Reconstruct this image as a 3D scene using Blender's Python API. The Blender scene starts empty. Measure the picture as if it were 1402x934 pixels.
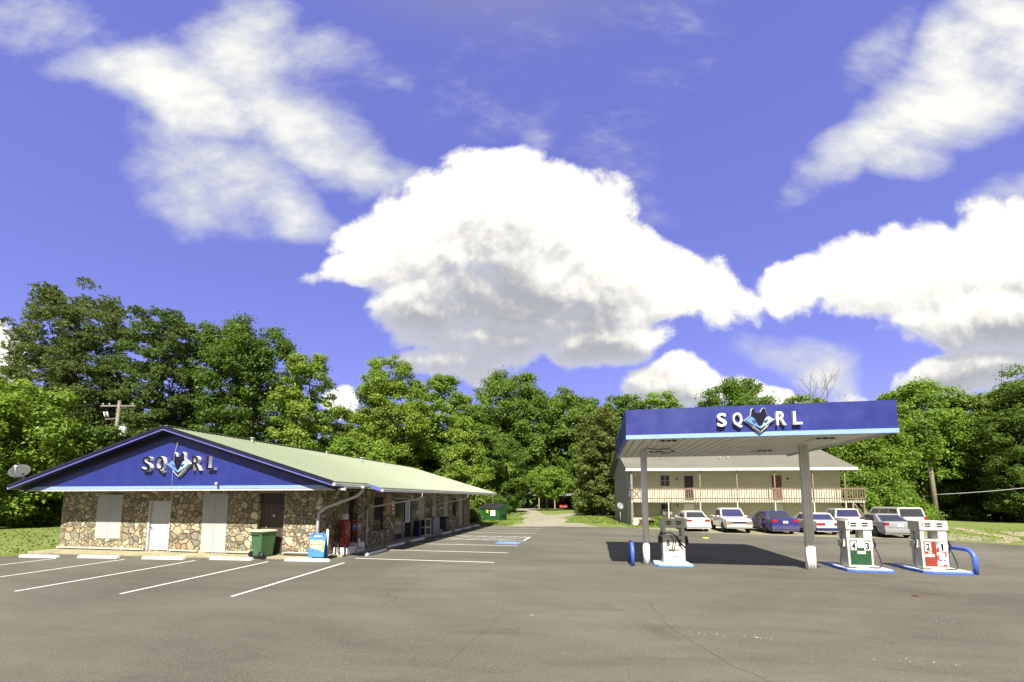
import bpy, bmesh, math, random
import numpy as np
from mathutils import Vector, Matrix, Euler

R = math.radians
sc = bpy.context.scene
col = sc.collection
random.seed(7)

# ------------------------------------------------------------------ camera
cd = bpy.data.cameras.new('camera'); cam = bpy.data.objects.new('camera', cd); col.objects.link(cam)
cam.location = (0, 0, 2.4); cam.rotation_euler = (R(90 + 5.515), 0, R(11.07))
cd.sensor_width = 36; cd.lens = 580 / 1402 * 36; cd.shift_y = 159 / 1402
cd.clip_start = 0.1; cd.clip_end = 5000
sc.camera = cam

# ------------------------------------------------------------------ view
sc.view_settings.view_transform = 'Standard'; sc.view_settings.look = 'None'
sc.view_settings.gamma = 1; sc.view_settings.use_curve_mapping = False
sc.view_settings.exposure = 1.15
sc.render.engine = 'CYCLES'
sc.cycles.max_bounces = 6; sc.cycles.diffuse_bounces = 4; sc.cycles.glossy_bounces = 3
sc.cycles.transmission_bounces = 3; sc.cycles.transparent_max_bounces = 4
sc.cycles.use_denoising = True
sc.cycles.sample_clamp_indirect = 6

# ------------------------------------------------------------------ sun
SUN_EL = math.atan(1.09); SUN_DX = 0.09       # towards the sun: behind the camera, a touch to the right
to_sun = Vector((SUN_DX, -1, 1.09)).normalized()
sl = bpy.data.lights.new('sun', 'SUN'); so = bpy.data.objects.new('sun', sl); col.objects.link(so)
sl.energy = 4.9; sl.angle = R(0.55); sl.color = (1.0, 0.95, 0.86)
so.rotation_euler = to_sun.to_track_quat('Z', 'Y').to_euler(); so.location = (0, -30, 40)

# ------------------------------------------------------------------ node helpers
class NT:
    def __init__(s, nt): s.nt = nt; s.N = nt.nodes; s.L = nt.links
    def put(s, sock, v):
        if v is None: return
        if isinstance(v, bpy.types.NodeSocket): s.L.new(v, sock)
        else: sock.default_value = v
    def node(s, t, **kw):
        n = s.N.new(t)
        for k, v in kw.items(): setattr(n, k, v)
        return n
    def math(s, op, a, b=None, c=None, clamp=False):
        n = s.node('ShaderNodeMath', operation=op, use_clamp=clamp)
        for i, v in enumerate((a, b, c)): s.put(n.inputs[i], v)
        return n.outputs[0]
    def vmath(s, op, a, b=None, out=0):
        n = s.node('ShaderNodeVectorMath', operation=op)
        s.put(n.inputs[0], a); s.put(n.inputs[1], b)
        return n.outputs[out]
    def noise(s, vec, scale, detail=4, rough=.55, dist=0.0, out='Fac', dim='3D'):
        n = s.node('ShaderNodeTexNoise', noise_dimensions=dim)
        s.put(n.inputs['Vector'], vec); n.inputs['Scale'].default_value = scale
        n.inputs['Detail'].default_value = detail; n.inputs['Roughness'].default_value = rough
        n.inputs['Distortion'].default_value = dist
        return n.outputs[out]
    def voro(s, vec, scale, feature='F1', out='Distance', rnd=1.0):
        n = s.node('ShaderNodeTexVoronoi', feature=feature)
        s.put(n.inputs['Vector'], vec); n.inputs['Scale'].default_value = scale
        n.inputs['Randomness'].default_value = rnd
        return n.outputs[out]
    def mapr(s, v, a, b, c=0.0, d=1.0, smooth=False):
        n = s.node('ShaderNodeMapRange', interpolation_type='SMOOTHSTEP' if smooth else 'LINEAR')
        for k, q in zip((0, 1, 2, 3, 4), (v, a, b, c, d)): s.put(n.inputs[k], q)
        return n.outputs[0]
    def mix(s, f, a, b, mode='MIX'):
        n = s.node('ShaderNodeMix', data_type='RGBA', blend_type=mode)
        s.put(n.inputs[0], f)
        for i, v in ((6, a), (7, b)):
            if isinstance(v, tuple) and len(v) == 3: v = (*v, 1)
            s.put(n.inputs[i], v)
        return n.outputs[2]
    def ramp(s, f, stops, interp='LINEAR'):
        n = s.node('ShaderNodeValToRGB'); s.put(n.inputs[0], f)
        cr = n.color_ramp; cr.interpolation = interp
        while len(cr.elements) < len(stops): cr.elements.new(0.5)
        for e, (p, c) in zip(cr.elements, stops): e.position = p; e.color = (*c, 1)
        return n.outputs[0]
    def mapping(s, vec, loc=(0, 0, 0), rot=(0, 0, 0), scale=(1, 1, 1), typ='POINT'):
        n = s.node('ShaderNodeMapping', vector_type=typ); s.put(n.inputs[0], vec)
        n.inputs[1].default_value = loc; n.inputs[2].default_value = rot; n.inputs[3].default_value = scale
        return n.outputs[0]
    def obj(s): return s.node('ShaderNodeTexCoord').outputs['Object']
    def pos(s): return s.node('ShaderNodeNewGeometry').outputs['Position']
    def bump(s, h, strength=.4, dist=.02):
        n = s.node('ShaderNodeBump'); s.put(n.inputs['Height'], h)
        n.inputs['Strength'].default_value = strength; n.inputs['Distance'].default_value = dist
        return n.outputs[0]

def new_mat(name):
    m = bpy.data.materials.new(name); m.use_nodes = True
    t = NT(m.node_tree); b = t.N['Principled BSDF']
    return m, t, b

def plain(name, c, rough=.5, metal=0.0, var=.12, vscale=3.0, grime=0.0, spec=None, coat=0.0, bump=0.0, bscale=40.0):
    """painted / plastic / metal surface with faint large and small unevenness and optional wear"""
    m, t, b = new_mat(name)
    p = t.obj()
    n = t.noise(p, vscale, 5, .6)
    k = t.mapr(n, .3, .7, 1 - var, 1 + var)
    cc = t.mix(1.0, (*c, 1), k, 'MULTIPLY')
    if grime:
        g = t.noise(t.mapping(p, scale=(2.2, 2.2, .5)), 2.4, 6, .7)
        gm = t.mapr(g, .5, .75, 0, grime)
        cc = t.mix(gm, cc, tuple(x * .45 + .02 for x in c))
    t.put(b.inputs['Base Color'], cc)
    t.put(b.inputs['Roughness'], t.mapr(n, .3, .7, max(.02, rough - .08), min(1, rough + .1)))
    b.inputs['Metallic'].default_value = metal
    if spec is not None: b.inputs['Specular IOR Level'].default_value = spec
    if coat: b.inputs['Coat Weight'].default_value = coat; b.inputs['Coat Roughness'].default_value = .06
    if bump:
        t.put(b.inputs['Normal'], t.bump(t.noise(p, bscale, 4, .6), bump, .01))
    return m

# ------------------------------------------------------------------ world: blue sky with cumulus clouds
YAW = R(11.07)
def uvpx(px, py):       # picture point -> direction (right/forward, up/forward) in the world
    f = 580.; th = R(5.515); x = px - 701; u = 626 - py
    fw = f * math.cos(th) - u * math.sin(th); up = f * math.sin(th) + u * math.cos(th)
    return x / fw, up / fw

def density_group(name, blobs, warp, n1s, n1amp, n2amp, detail, stretch=None):
    g = bpy.data.node_groups.new(name, 'ShaderNodeTree')
    g.interface.new_socket('P', in_out='INPUT', socket_type='NodeSocketVector')
    g.interface.new_socket('Density', in_out='OUTPUT', socket_type='NodeSocketFloat')
    q = NT(g); gi = q.node('NodeGroupInput'); go = q.node('NodeGroupOutput')
    P = gi.outputs[0]
    wv = q.noise(P, 3.0, 2, .5, out='Color')
    wv = q.vmath('SCALE', q.vmath('SUBTRACT', wv, (.5, .5, .5))); wv.node.inputs[3].default_value = warp
    P2 = q.vmath('ADD', P, wv)
    acc = None
    for (px, py, rx, ry, rot, wgt) in blobs:
        u0, v0 = uvpx(px, py); k = 1 / 560.
        Pi = P2
        if acc is not None:                                # keeps the shader's evaluation in sequence
            ma = q.node('ShaderNodeVectorMath', operation='MULTIPLY_ADD'); q.put(ma.inputs[0], acc); ma.inputs[1].default_value = (1e-7,) * 3; q.put(ma.inputs[2], P2); Pi = ma.outputs[0]
        mp = q.mapping(Pi, loc=(u0, v0, 0), rot=(0, 0, R(rot)), scale=(rx * k, ry * k, 1), typ='TEXTURE')
        d = q.vmath('LENGTH', mp, out=1)
        e = q.math('MULTIPLY', q.math('SUBTRACT', 1.0, q.math('MULTIPLY', d, d)), wgt)
        e = q.math('MAXIMUM', e, -1.0)
        acc = e if acc is None else q.math('SMOOTH_MAX', acc, e, .2)
    Pn = P if stretch is None else q.mapping(P, rot=(0, 0, R(stretch[0])), scale=stretch[1])
    nn = q.math('MULTIPLY', q.math('SUBTRACT', q.noise(Pn, n1s, detail, .58, .25), .5), n1amp)
    if n2amp:
        nn = q.math('ADD', nn, q.math('MULTIPLY', q.math('SUBTRACT', q.noise(q.mapping(Pn, loc=(7, 3, 1)), 19, 4, .6), .5), n2amp))
    q.L.new(q.math('ADD', acc, nn), go.inputs[0])
    return g

def build_world():
    w = bpy.data.worlds.new('World'); sc.world = w; w.use_nodes = True
    t = NT(w.node_tree)
    for n in list(t.N): t.N.remove(n)
    sky = t.node('ShaderNodeTexSky', sky_type='NISHITA'); sky.sun_disc = False
    sky.sun_elevation = SUN_EL; sky.sun_rotation = math.atan2(to_sun.x, to_sun.y)
    sky.air_density = 1.0; sky.dust_density = 0.3; sky.ozone_density = 2.0
    blue = t.mix(1.0, sky.outputs[0], SKY_TINT, 'MULTIPLY')
    blue = t.mix(.56, blue, SKY_FLAT)
    gA = density_group('cumulus', CUMULUS, .22, 5.5, 2.0, .55, 6)
    gB = density_group('cumulus_soft', CUMULUS, .22, 5.5, 1.9, 0, 3)
    gW = density_group('wisps', WISPS, .26, 5.0, 1.7, .75, 6, (35, (.75, 1.25, 1)))
    def at(g, vec):
        n = t.node('ShaderNodeGroup'); n.node_tree = g; t.put(n.inputs[0], vec); return n.outputs[0]
    D = t.node('ShaderNodeTexCoord').outputs['Generated']
    fw = t.vmath('DOT_PRODUCT', D, (-math.sin(YAW), math.cos(YAW), 0), 1)
    rt = t.vmath('DOT_PRODUCT', D, (math.cos(YAW), math.sin(YAW), 0), 1)
    up = t.node('ShaderNodeSeparateXYZ'); t.put(up.inputs[0], D)
    den = t.math('MAXIMUM', t.math('ABSOLUTE', fw), .12)
    cb = t.node('ShaderNodeCombineXYZ')
    t.put(cb.inputs[0], t.math('DIVIDE', rt, den)); t.put(cb.inputs[1], t.math('DIVIDE', up.outputs[2], den))
    P = cb.outputs[0]
    def chain(prev, off):
        ma = t.node('ShaderNodeVectorMath', operation='MULTIPLY_ADD'); t.put(ma.inputs[0], prev); ma.inputs[1].default_value = (1e-7,) * 3; t.put(ma.inputs[2], t.vmath('ADD', P, off)); return ma.outputs[0]
    d0 = at(gA, P)
    d1 = at(gA, chain(d0, (.008, .030, 0)))
    d2 = at(gB, chain(d1, (.02, .16, 0)))
    d3 = at(gB, chain(d2, (.02, .30, 0)))
    w0 = at(gW, chain(d3, (0, 0, 0)))
    alpha = t.mapr(d0, -.06, .36, 0, 1, True)
    above = t.math('ADD', t.math('MULTIPLY', t.mapr(d2, .0, 1.0, 0, 1, True), .40), t.math('MULTIPLY', t.mapr(d3, -.1, .8, 0, 1, True), .60))
    facing = t.mapr(t.math('SUBTRACT', d0, d1), -.34, .46, -.46, .42)      # billows turned up to the sun are brighter
    lit = t.mapr(t.math('SUBTRACT', above, facing), .12, 1.16, 1, 0, True)
    thick = t.mapr(d0, .1, .9, 0, 1)
    dark = t.mix(thick, CLOUD_EDGE, CLOUD_DARK)
    cc = t.mix(lit, dark, CLOUD_LIT)
    wa = t.mapr(w0, -.12, 1.15, 0, 1, True); wc = t.mix(t.mapr(w0, .72, 1.75, 0, 1, True), WISP_THIN, CLOUD_LIT)
    final = t.mix(alpha, t.mix(wa, blue, wc), cc)
    # unseen cloud cover added behind and overhead to neutralise the fill light
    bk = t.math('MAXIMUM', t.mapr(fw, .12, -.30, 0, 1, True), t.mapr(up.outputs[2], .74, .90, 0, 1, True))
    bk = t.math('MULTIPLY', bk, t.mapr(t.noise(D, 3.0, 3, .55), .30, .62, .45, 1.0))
    final = t.mix(bk, final, FILL_COVER)
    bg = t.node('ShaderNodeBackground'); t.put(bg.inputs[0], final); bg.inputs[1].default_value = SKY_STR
    o = t.node('ShaderNodeOutputWorld'); t.L.new(bg.outputs[0], o.inputs[0])
    w.cycles.sampling_method = 'MANUAL'; w.cycles.sample_map_resolution = 512

SKY_STR = 0.08
K_ = 1 / (SKY_STR * 2 ** 1.15)                 # radiance that just reaches white at this exposure
SKY_TINT = (1.19, .87, 1.36, 1)
SKY_FLAT = tuple(K_ * x for x in (.195, .23, .735))
FILL_COVER = tuple(K_ * x for x in (.46, .44, .36))
CLOUD_LIT = tuple(K_ * x for x in (1.16, 1.13, 1.02)); CLOUD_DARK = tuple(K_ * x for x in (.46, .47, .515)); CLOUD_EDGE = tuple(K_ * x for x in (.62, .64, .76))
WISP_THIN = tuple(K_ * x for x in (.69, .72, .80))
# centre x, y, radius x, radius y (in the picture's scale), tilt, weight
CUMULUS = [
    (700, 295, 185, 105, 0, 1.05), (575, 325, 135, 78, 10, 1.0), (560, 420, 90, 70, 0, .8), (870, 372, 175, 80, -14, 1.0), (730, 410, 210, 92, 0, 1.0), (900, 420, 90, 34, -8, .8),
    (495, 372, 85, 34, 12, .8), (975, 392, 85, 34, -8, .75), (610, 508, 80, 28, 0, .7), (820, 475, 95, 46, 5, .95), (700, 470, 150, 45, 0, .85),
    (1270, 380, 205, 72, 4, 1.05), (1410, 350, 130, 90, 8, 1.05), (1110, 392, 66, 54, 0, .8), (1370, 440, 190, 58, 0, 1.0),
    (1330, 520, 130, 36, 12, .95),
    (928, 535, 78, 36, 0, 1.0), (1015, 545, 100, 30, -10, .85), (1165, 548, 44, 24, 0, .65), (1215, 545, 30, 18, 0, .65),
    (0, 475, 62, 46, -20, .9), (472, 545, 30, 18, 0, .9), (70, 555, 95, 18, 0, .75),
]
WISPS = [
    (230, 118, 190, 72, -14, 1.5), (330, 70, 150, 95, 35, 1.0), (390, 150, 190, 80, -34, 1.25), (300, 230, 150, 95, -25, 1.0), (390, 285, 120, 46, -18, .95),
    (510, 222, 100, 36, -18, .85), (80, 40, 170, 55, -28, .55), (450, 60, 60, 110, 70, .6),
    (1310, 115, 210, 105, 33, 1.4), (1180, 205, 150, 50, 28, 1.05), (1235, 225, 90, 52, 0, .95), (1400, 50, 95, 130, 30, 1.3), (1195, 60, 105, 52, 40, .5), (1395, 262, 100, 36, 35, .7),
    (675, 125, 70, 70, -50, .1), (850, 205, 70, 70, 40, .2), (738, 185, 40, 34, 40, .35), (890, 15, 55, 60, 60, .05), (890, 275, 36, 50, 60, .2), (1080, 482, 90, 34, -8, .75), (1125, 508, 55, 34, 0, .9), (540, 97, 20, 14, 0, .3), (60, 590, 110, 50, 0, .3),
]
build_world()

# ------------------------------------------------------------------ mesh builder
WOFF = {}                     # where each object's local origin sits in its thing's own frame
def woff(o):
    return WOFF.get(o.name, Vector((0, 0, 0))) if o else Vector((0, 0, 0))

class MB:
    def __init__(s): s.v = []; s.f = []; s.m = []; s.sm = []
    def add(s, vs, fs, mat=0, smooth=False):
        k = len(s.v); s.v += [tuple(x) for x in vs]
        for f in fs: s.f.append(tuple(i + k for i in f)); s.m.append(mat); s.sm.append(smooth)
        return s
    def box(s, x0, x1, y0, y1, z0, z1, mat=0):
        vs = [(x, y, z) for z in (z0, z1) for y in (y0, y1) for x in (x0, x1)]
        return s.add(vs, [(0, 2, 3, 1), (4, 5, 7, 6), (0, 1, 5, 4), (1, 3, 7, 5), (3, 2, 6, 7), (2, 0, 4, 6)], mat)
    def tbox(s, M, sx, sy, sz, mat=0):
        """box of full size sx, sy, sz under a matrix"""
        vs = [M @ Vector((x * sx / 2, y * sy / 2, z * sz / 2)) for z in (-1, 1) for y in (-1, 1) for x in (-1, 1)]
        return s.add(vs, [(0, 2, 3, 1), (4, 5, 7, 6), (0, 1, 5, 4), (1, 3, 7, 5), (3, 2, 6, 7), (2, 0, 4, 6)], mat)
    def bar(s, a, b, w, h, mat=0):
        a = Vector(a); b = Vector(b); d = b - a
        M = Matrix.Translation((a + b) / 2) @ d.to_track_quat('Y', 'Z').to_matrix().to_4x4()
        return s.tbox(M, w, d.length, h, mat)
    def hexa(s, lo, hi, mat=0):
        """frustum: 4 lower points, 4 upper points in the same turn"""
        return s.add(list(lo) + list(hi), [(3, 2, 1, 0), (4, 5, 6, 7), (0, 1, 5, 4), (1, 2, 6, 5), (2, 3, 7, 6), (3, 0, 4, 7)], mat)
    def poly(s, pts, mat=0): return s.add(pts, [tuple(range(len(pts)))], mat)
    def prism(s, pts, vec, mat=0, smooth=False, capmat=None):
        """pts: planar loop of 3d points, swept by vec"""
        n = len(pts); vec = Vector(vec); a = [Vector(p) for p in pts]; b = [p + vec for p in a]
        k = len(s.v); s.v += [tuple(p) for p in a + b]
        cm = mat if capmat is None else capmat
        s.f.append(tuple(k + i for i in range(n - 1, -1, -1))); s.m.append(cm); s.sm.append(False)
        s.f.append(tuple(k + n + i for i in range(n))); s.m.append(cm); s.sm.append(False)
        for i in range(n):
            j = (i + 1) % n
            s.f.append((k + i, k + j, k + n + j, k + n + i)); s.m.append(mat); s.sm.append(smooth)
        return s
    def tube(s, pts, r, n=8, mat=0, caps=True, smooth=True):
        pts = [Vector(p) for p in pts]; rs = r if isinstance(r, (list, tuple)) else [r] * len(pts)
        k = len(s.v); ref = None
        for i, p in enumerate(pts):
            d = (pts[min(i + 1, len(pts) - 1)] - pts[max(i - 1, 0)]).normalized()
            if ref is None:
                ref = Vector((1, 0, 0)) if abs(d.x) < .8 else Vector((0, 1, 0))
            a = (ref - d * ref.dot(d)).normalized(); b = d.cross(a); ref = a
            for j in range(n):
                t = 2 * math.pi * j / n
                s.v.append(tuple(p + (a * math.cos(t) + b * math.sin(t)) * rs[i]))
        for i in range(len(pts) - 1):
            for j in range(n):
                j2 = (j + 1) % n
                s.f.append((k + i * n + j, k + i * n + j2, k + (i + 1) * n + j2, k + (i + 1) * n + j)); s.m.append(mat); s.sm.append(smooth)
        if caps:
            s.f.append(tuple(k + j for j in range(n - 1, -1, -1))); s.m.append(mat); s.sm.append(False)
            e = k + (len(pts) - 1) * n
            s.f.append(tuple(e + j for j in range(n))); s.m.append(mat); s.sm.append(False)
        return s
    def lathe(s, prof, M=None, n=20, mat=0, smooth=True):
        M = M or Matrix(); k = len(s.v)
        for r, z in prof:
            for j in range(n):
                t = 2 * math.pi * j / n
                s.v.append(tuple(M @ Vector((r * math.cos(t), r * math.sin(t), z))))
        for i in range(len(prof) - 1):
            for j in range(n):
                j2 = (j + 1) % n
                s.f.append((k + i * n + j, k + i * n + j2, k + (i + 1) * n + j2, k + (i + 1) * n + j)); s.m.append(mat); s.sm.append(smooth)
        s.f.append(tuple(k + j for j in range(n - 1, -1, -1))); s.m.append(mat); s.sm.append(False)
        e = k + (len(prof) - 1) * n
        s.f.append(tuple(e + j for j in range(n))); s.m.append(mat); s.sm.append(False)
        return s
    def build(s, name, mats, parent=None, bevel=0.0, seg=2, local=False, label=None):
        """vertices are in the thing's own frame; the mesh's origin is put at its own base"""
        if not isinstance(mats, (list, tuple)): mats = [mats]
        me = bpy.data.meshes.new(name)
        V = np.array(s.v, dtype=np.float64).reshape(-1, 3)
        off = Vector((0, 0, 0)) if local else Vector(((V[:, 0].min() + V[:, 0].max()) / 2, (V[:, 1].min() + V[:, 1].max()) / 2, V[:, 2].min()))
        V = V - np.array(off)
        me.from_pydata(V.tolist(), [], s.f)
        me.polygons.foreach_set('material_index', s.m); me.polygons.foreach_set('use_smooth', s.sm)
        for m in mats: me.materials.append(m)
        me.update()
        o = bpy.data.objects.new(name, me); col.objects.link(o)
        WOFF[o.name] = off
        o.location = off - woff(parent)
        if parent: o.parent = parent
        if bevel:
            b = o.modifiers.new('bevel', 'BEVEL'); b.width = bevel; b.segments = seg; b.limit_method = 'ANGLE'; b.angle_limit = R(40)
            b.harden_normals = False
        if label: o['label'] = label
        return o

def tag(o, label=None, cat=None, group=None, kind=None):
    if label: o['label'] = label
    if cat: o['category'] = cat
    if group: o['group'] = group
    if kind: o['kind'] = kind
    return o

def thing(name, label, cat, loc=(0, 0, 0), rz=0.0, group=None):
    o = bpy.data.objects.new(name, None); col.objects.link(o); o.empty_display_size = .3
    o.location = loc; o.rotation_euler = (0, 0, rz)
    return tag(o, label, cat, group)

def copy_tree(o, parent=None):
    c = o.copy(); col.objects.link(c); c.parent = parent
    for ch in list(o.children): copy_tree(ch, c)
    return c

def place(o, loc, rz=0.0, label=None, scale=None):
    o.location = loc; o.rotation_euler = (0, 0, rz)
    if label: o['label'] = label
    if scale: o.scale = scale
    return o

# lettering -> (verts, faces, is_front) in a plane, fitted to a box
def letters(txt, w, h, depth=.02, bold=0.0):
    cu = bpy.data.curves.new('lettering', 'FONT'); cu.body = txt; cu.size = 1; cu.extrude = .05; cu.offset = bold; cu.align_x = 'LEFT'
    cu.resolution_u = 4
    ob = bpy.data.objects.new('lettering', cu); col.objects.link(ob)
    dg = bpy.context.evaluated_depsgraph_get(); me = bpy.data.meshes.new_from_object(ob.evaluated_get(dg))
    V = np.zeros(len(me.vertices) * 3); me.vertices.foreach_get('co', V); V = V.reshape(-1, 3)
    F = [tuple(p.vertices) for p in me.polygons]; fr = [1 if p.normal.z > .9 else 0 for p in me.polygons]
    bpy.data.objects.remove(ob); bpy.data.meshes.remove(me); bpy.data.curves.remove(cu)
    mn = V.min(0); mx = V.max(0)
    V = (V - mn) / (mx - mn); V[:, 0] = (V[:, 0] - .5) * w; V[:, 1] = (V[:, 1]) * h; V[:, 2] *= depth
    return V, F, fr

def lettering(mb, txt, M, w, h, depth=.01, bold=0.0, mat=0, fmat=None):
    """M maps letter plane (x right, y up, z out) into the thing's frame; origin at the bottom centre"""
    V, F, fr = letters(txt, w, h, depth, bold)
    k = len(mb.v); mb.v += [tuple(M @ Vector(p)) for p in V]
    for f, a in zip(F, fr):
        mb.f.append(tuple(i + k for i in f)); mb.m.append(fmat if (a and fmat is not None) else mat); mb.sm.append(False)

def face_south(x, y, z):      # letters facing -Y
    return Matrix.Translation((x, y, z)) @ Matrix(((1, 0, 0, 0), (0, 0, -1, 0), (0, 1, 0, 0), (0, 0, 0, 1)))
def face_east(x, y, z):       # letters facing +X
    return Matrix.Translation((x, y, z)) @ Matrix(((0, 0, 1, 0), (1, 0, 0, 0), (0, 1, 0, 0), (0, 0, 0, 1)))

# ------------------------------------------------------------------ materials
def mat_asphalt():
    m, t, b = new_mat('asphalt'); p = t.pos()
    big = t.noise(t.mapping(p, scale=(1, 1.6, 1)), .09, 5, .6, .6)
    mid = t.noise(t.mapping(p, rot=(0, 0, .2), scale=(.5, 1.7, 1)), .7, 6, .62, .5)
    streak = t.noise(t.mapping(p, rot=(0, 0, .12), scale=(.12, 1.6, 1)), 1.1, 4, .6)
    fine = t.noise(p, 60, 3, .7); agg = t.voro(p, 85, out='Color')
    c = t.mix(t.mapr(big, .36, .64), (.080, .075, .057), (.138, .130, .099))
    c = t.mix(t.mapr(mid, .38, .72, 0, .42), c, (.062, .057, .044))
    c = t.mix(t.mapr(streak, .5, .75, 0, .35), c, (.135, .127, .101))
    c = t.mix(.5, c, t.mix(1.0, c, t.mapr(fine, .25, .75, .45, 1.55), 'MULTIPLY'))
    av = t.vmath('DOT_PRODUCT', agg, (.33, .33, .33), 1)
    c = t.mix(t.mapr(av, .62, .8, 0, .6), c, (.20, .19, .155))
    stain = t.noise(t.mapping(p, loc=(3, 9, 0)), .42, 3, .5, 1.2)
    c = t.mix(t.mapr(stain, .66, .78, 0, .45), c, (.043, .040, .034))
    # faint tyre arcs and seams
    for (cx, cy, r, w) in ((4, -6, 13.2, .22), (4, -6, 14.9, .22), (16, -9, 17.2, .2), (16, -9, 18.8, .2), (-12, 2, 14.5, .25), (30, 30, 26, .3), (30, 30, 27.8, .3)):
        dd = t.vmath('DISTANCE', p, (cx, cy, 0), 1)
        band = t.math('MULTIPLY', t.mapr(t.math('ABSOLUTE', t.math('SUBTRACT', dd, r)), w * .3, w, 1, 0, True), t.mapr(mid, .42, .66, 0, .30))
        c = t.mix(band, c, (.052, .047, .037))
    # hairline cracks
    wv = t.noise(p, .6, 5, .6, out='Color')
    sc_ = t.node('ShaderNodeVectorMath', operation='SCALE'); t.put(sc_.inputs[0], wv); sc_.inputs[3].default_value = 1.6
    cr = t.voro(t.vmath('ADD', p, sc_.outputs[0]), .17, 'DISTANCE_TO_EDGE')
    brk = t.mapr(t.noise(p, .25, 3), .45, .6)
    crk = t.math('MULTIPLY', t.mapr(cr, .0, .0035, 1, 0), brk)
    c = t.mix(t.math('MULTIPLY', crk, .55), c, (.045, .042, .037))
    t.put(b.inputs['Base Color'], c); b.inputs['Roughness'].default_value = .9
    b.inputs['Specular IOR Level'].default_value = .25
    h = t.math('ADD', t.math('MULTIPLY', fine, .6), t.math('MULTIPLY', av, .5))
    t.put(b.inputs['Normal'], t.bump(h, .35, .012))
    return m

def mat_ground(name, c1, c2, c3, s=.5, rough=.95, bump=.5, grain=14):
    m, t, b = new_mat(name); p = t.pos()
    a = t.noise(p, s * .25, 5, .6, .4); d = t.noise(p, s * 2.4, 6, .65); f = t.noise(p, grain, 4, .7)
    c = t.mix(t.mapr(a, .35, .65), c1, c2)
    c = t.mix(t.mapr(d, .48, .7, 0, .8), c, c3)
    c = t.mix(1.0, c, t.mapr(f, .25, .75, .6, 1.4), 'MULTIPLY')
    t.put(b.inputs['Base Color'], c); b.inputs['Roughness'].default_value = rough; b.inputs['Specular IOR Level'].default_value = .15
    t.put(b.inputs['Normal'], t.bump(t.math('ADD', f, d), bump, .05))
    return m

def mat_paintline():
    m, t, b = new_mat('line_paint'); p = t.pos()
    n = t.noise(p, 9, 6, .7); n2 = t.noise(p, 70, 3, .7)
    w = t.math('MULTIPLY', t.mapr(n, .58, .74), t.mapr(n2, .4, .6))
    c = t.mix(w, (.66, .65, .60), (.14, .13, .105))
    t.put(b.inputs['Base Color'], c); b.inputs['Roughness'].default_value = .75
    return m

def mat_stone():
    m, t, b = new_mat('flagstone'); p = t.obj()
    wv = t.noise(p, 2.2, 4, .6, out='Color')
    s = t.node('ShaderNodeVectorMath', operation='SCALE'); t.put(s.inputs[0], t.vmath('SUBTRACT', wv, (.5, .5, .5))); s.inputs[3].default_value = .34
    q = t.mapping(t.vmath('ADD', p, s.outputs[0]), scale=(1.0, 1.0, 1.25))
    e1 = t.voro(q, 3.0, 'DISTANCE_TO_EDGE'); c1 = t.voro(q, 3.0, 'F1', 'Color')
    q2 = t.mapping(q, loc=(3.3, 1.1, 7.7))
    e2 = t.voro(q2, 5.4, 'DISTANCE_TO_EDGE'); c2 = t.voro(q2, 5.4, 'F1', 'Color')
    sel = t.mapr(t.noise(p, .8, 2, .5), .5, .52)
    edge = t.node('ShaderNodeMix', data_type='FLOAT'); t.put(edge.inputs[0], sel); t.put(edge.inputs[2], e1); t.put(edge.inputs[3], e2); edge = edge.outputs[0]
    cell = t.mix(sel, c1, c2)
    sp = t.node('ShaderNodeSeparateColor'); t.put(sp.inputs[0], cell)
    c = t.ramp(sp.outputs[0], [(0, (.26, .22, .135)), (.16, (.38, .325, .205)), (.34, (.21, .195, .145)), (.5, (.41, .335, .205)), (.64, (.32, .28, .185)), (.76, (.32, .225, .145)), (.82, (.52, .47, .32)), (.95, (.26, .245, .195))], 'CONSTANT')
    c = t.mix(1.0, c, t.mapr(sp.outputs[1], 0, 1, .7, 1.22), 'MULTIPLY')
    f = t.noise(p, 16, 6, .7)
    c = t.mix(1.0, c, t.mapr(f, .28, .72, .72, 1.25), 'MULTIPLY')
    blot = t.noise(p, 6, 4, .6)
    c = t.mix(t.mapr(blot, .56, .7, 0, .5), c, (.17, .13, .085))
    grout_shade = t.math('MULTIPLY', t.mapr(edge, t.mapr(f, .3, .7, .008, .03), t.mapr(f, .3, .7, .03, .075), 1, 0), .92)
    c = t.mix(grout_shade, c, (.075, .062, .042))  # mortar joints, darkened to hold the shade of their recesses
    t.put(b.inputs['Base Color'], c); b.inputs['Roughness'].default_value = .85; b.inputs['Specular IOR Level'].default_value = .3
    h = t.math('ADD', t.mapr(edge, .0, .13, 0, 1, True), t.math('MULTIPLY', f, .22))
    h = t.math('ADD', h, t.math('MULTIPLY', sp.outputs[2], .35))
    t.put(b.inputs['Normal'], t.bump(h, .9, .05))
    return m

def mat_siding(name, c, pitch=.2):
    m, t, b = new_mat(name); p = t.obj()
    s = t.node('ShaderNodeSeparateXYZ'); t.put(s.inputs[0], p)
    z = t.math('FRACT', t.math('DIVIDE', s.outputs[2], pitch))
    n = t.noise(t.mapping(p, scale=(.4, .4, 2)), 1.4, 5, .6)
    k = t.mix(1.0, (*c, 1), t.mapr(n, .3, .7, .86, 1.12), 'MULTIPLY')
    gap = t.mapr(z, .0, .06, 1, 0)
    k = t.mix(t.math('MULTIPLY', gap, .55), k, tuple(x * .35 for x in c))
    t.put(b.inputs['Base Color'], k); b.inputs['Roughness'].default_value = .7
    t.put(b.inputs['Normal'], t.bump(z, .5, .03))
    return m

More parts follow.
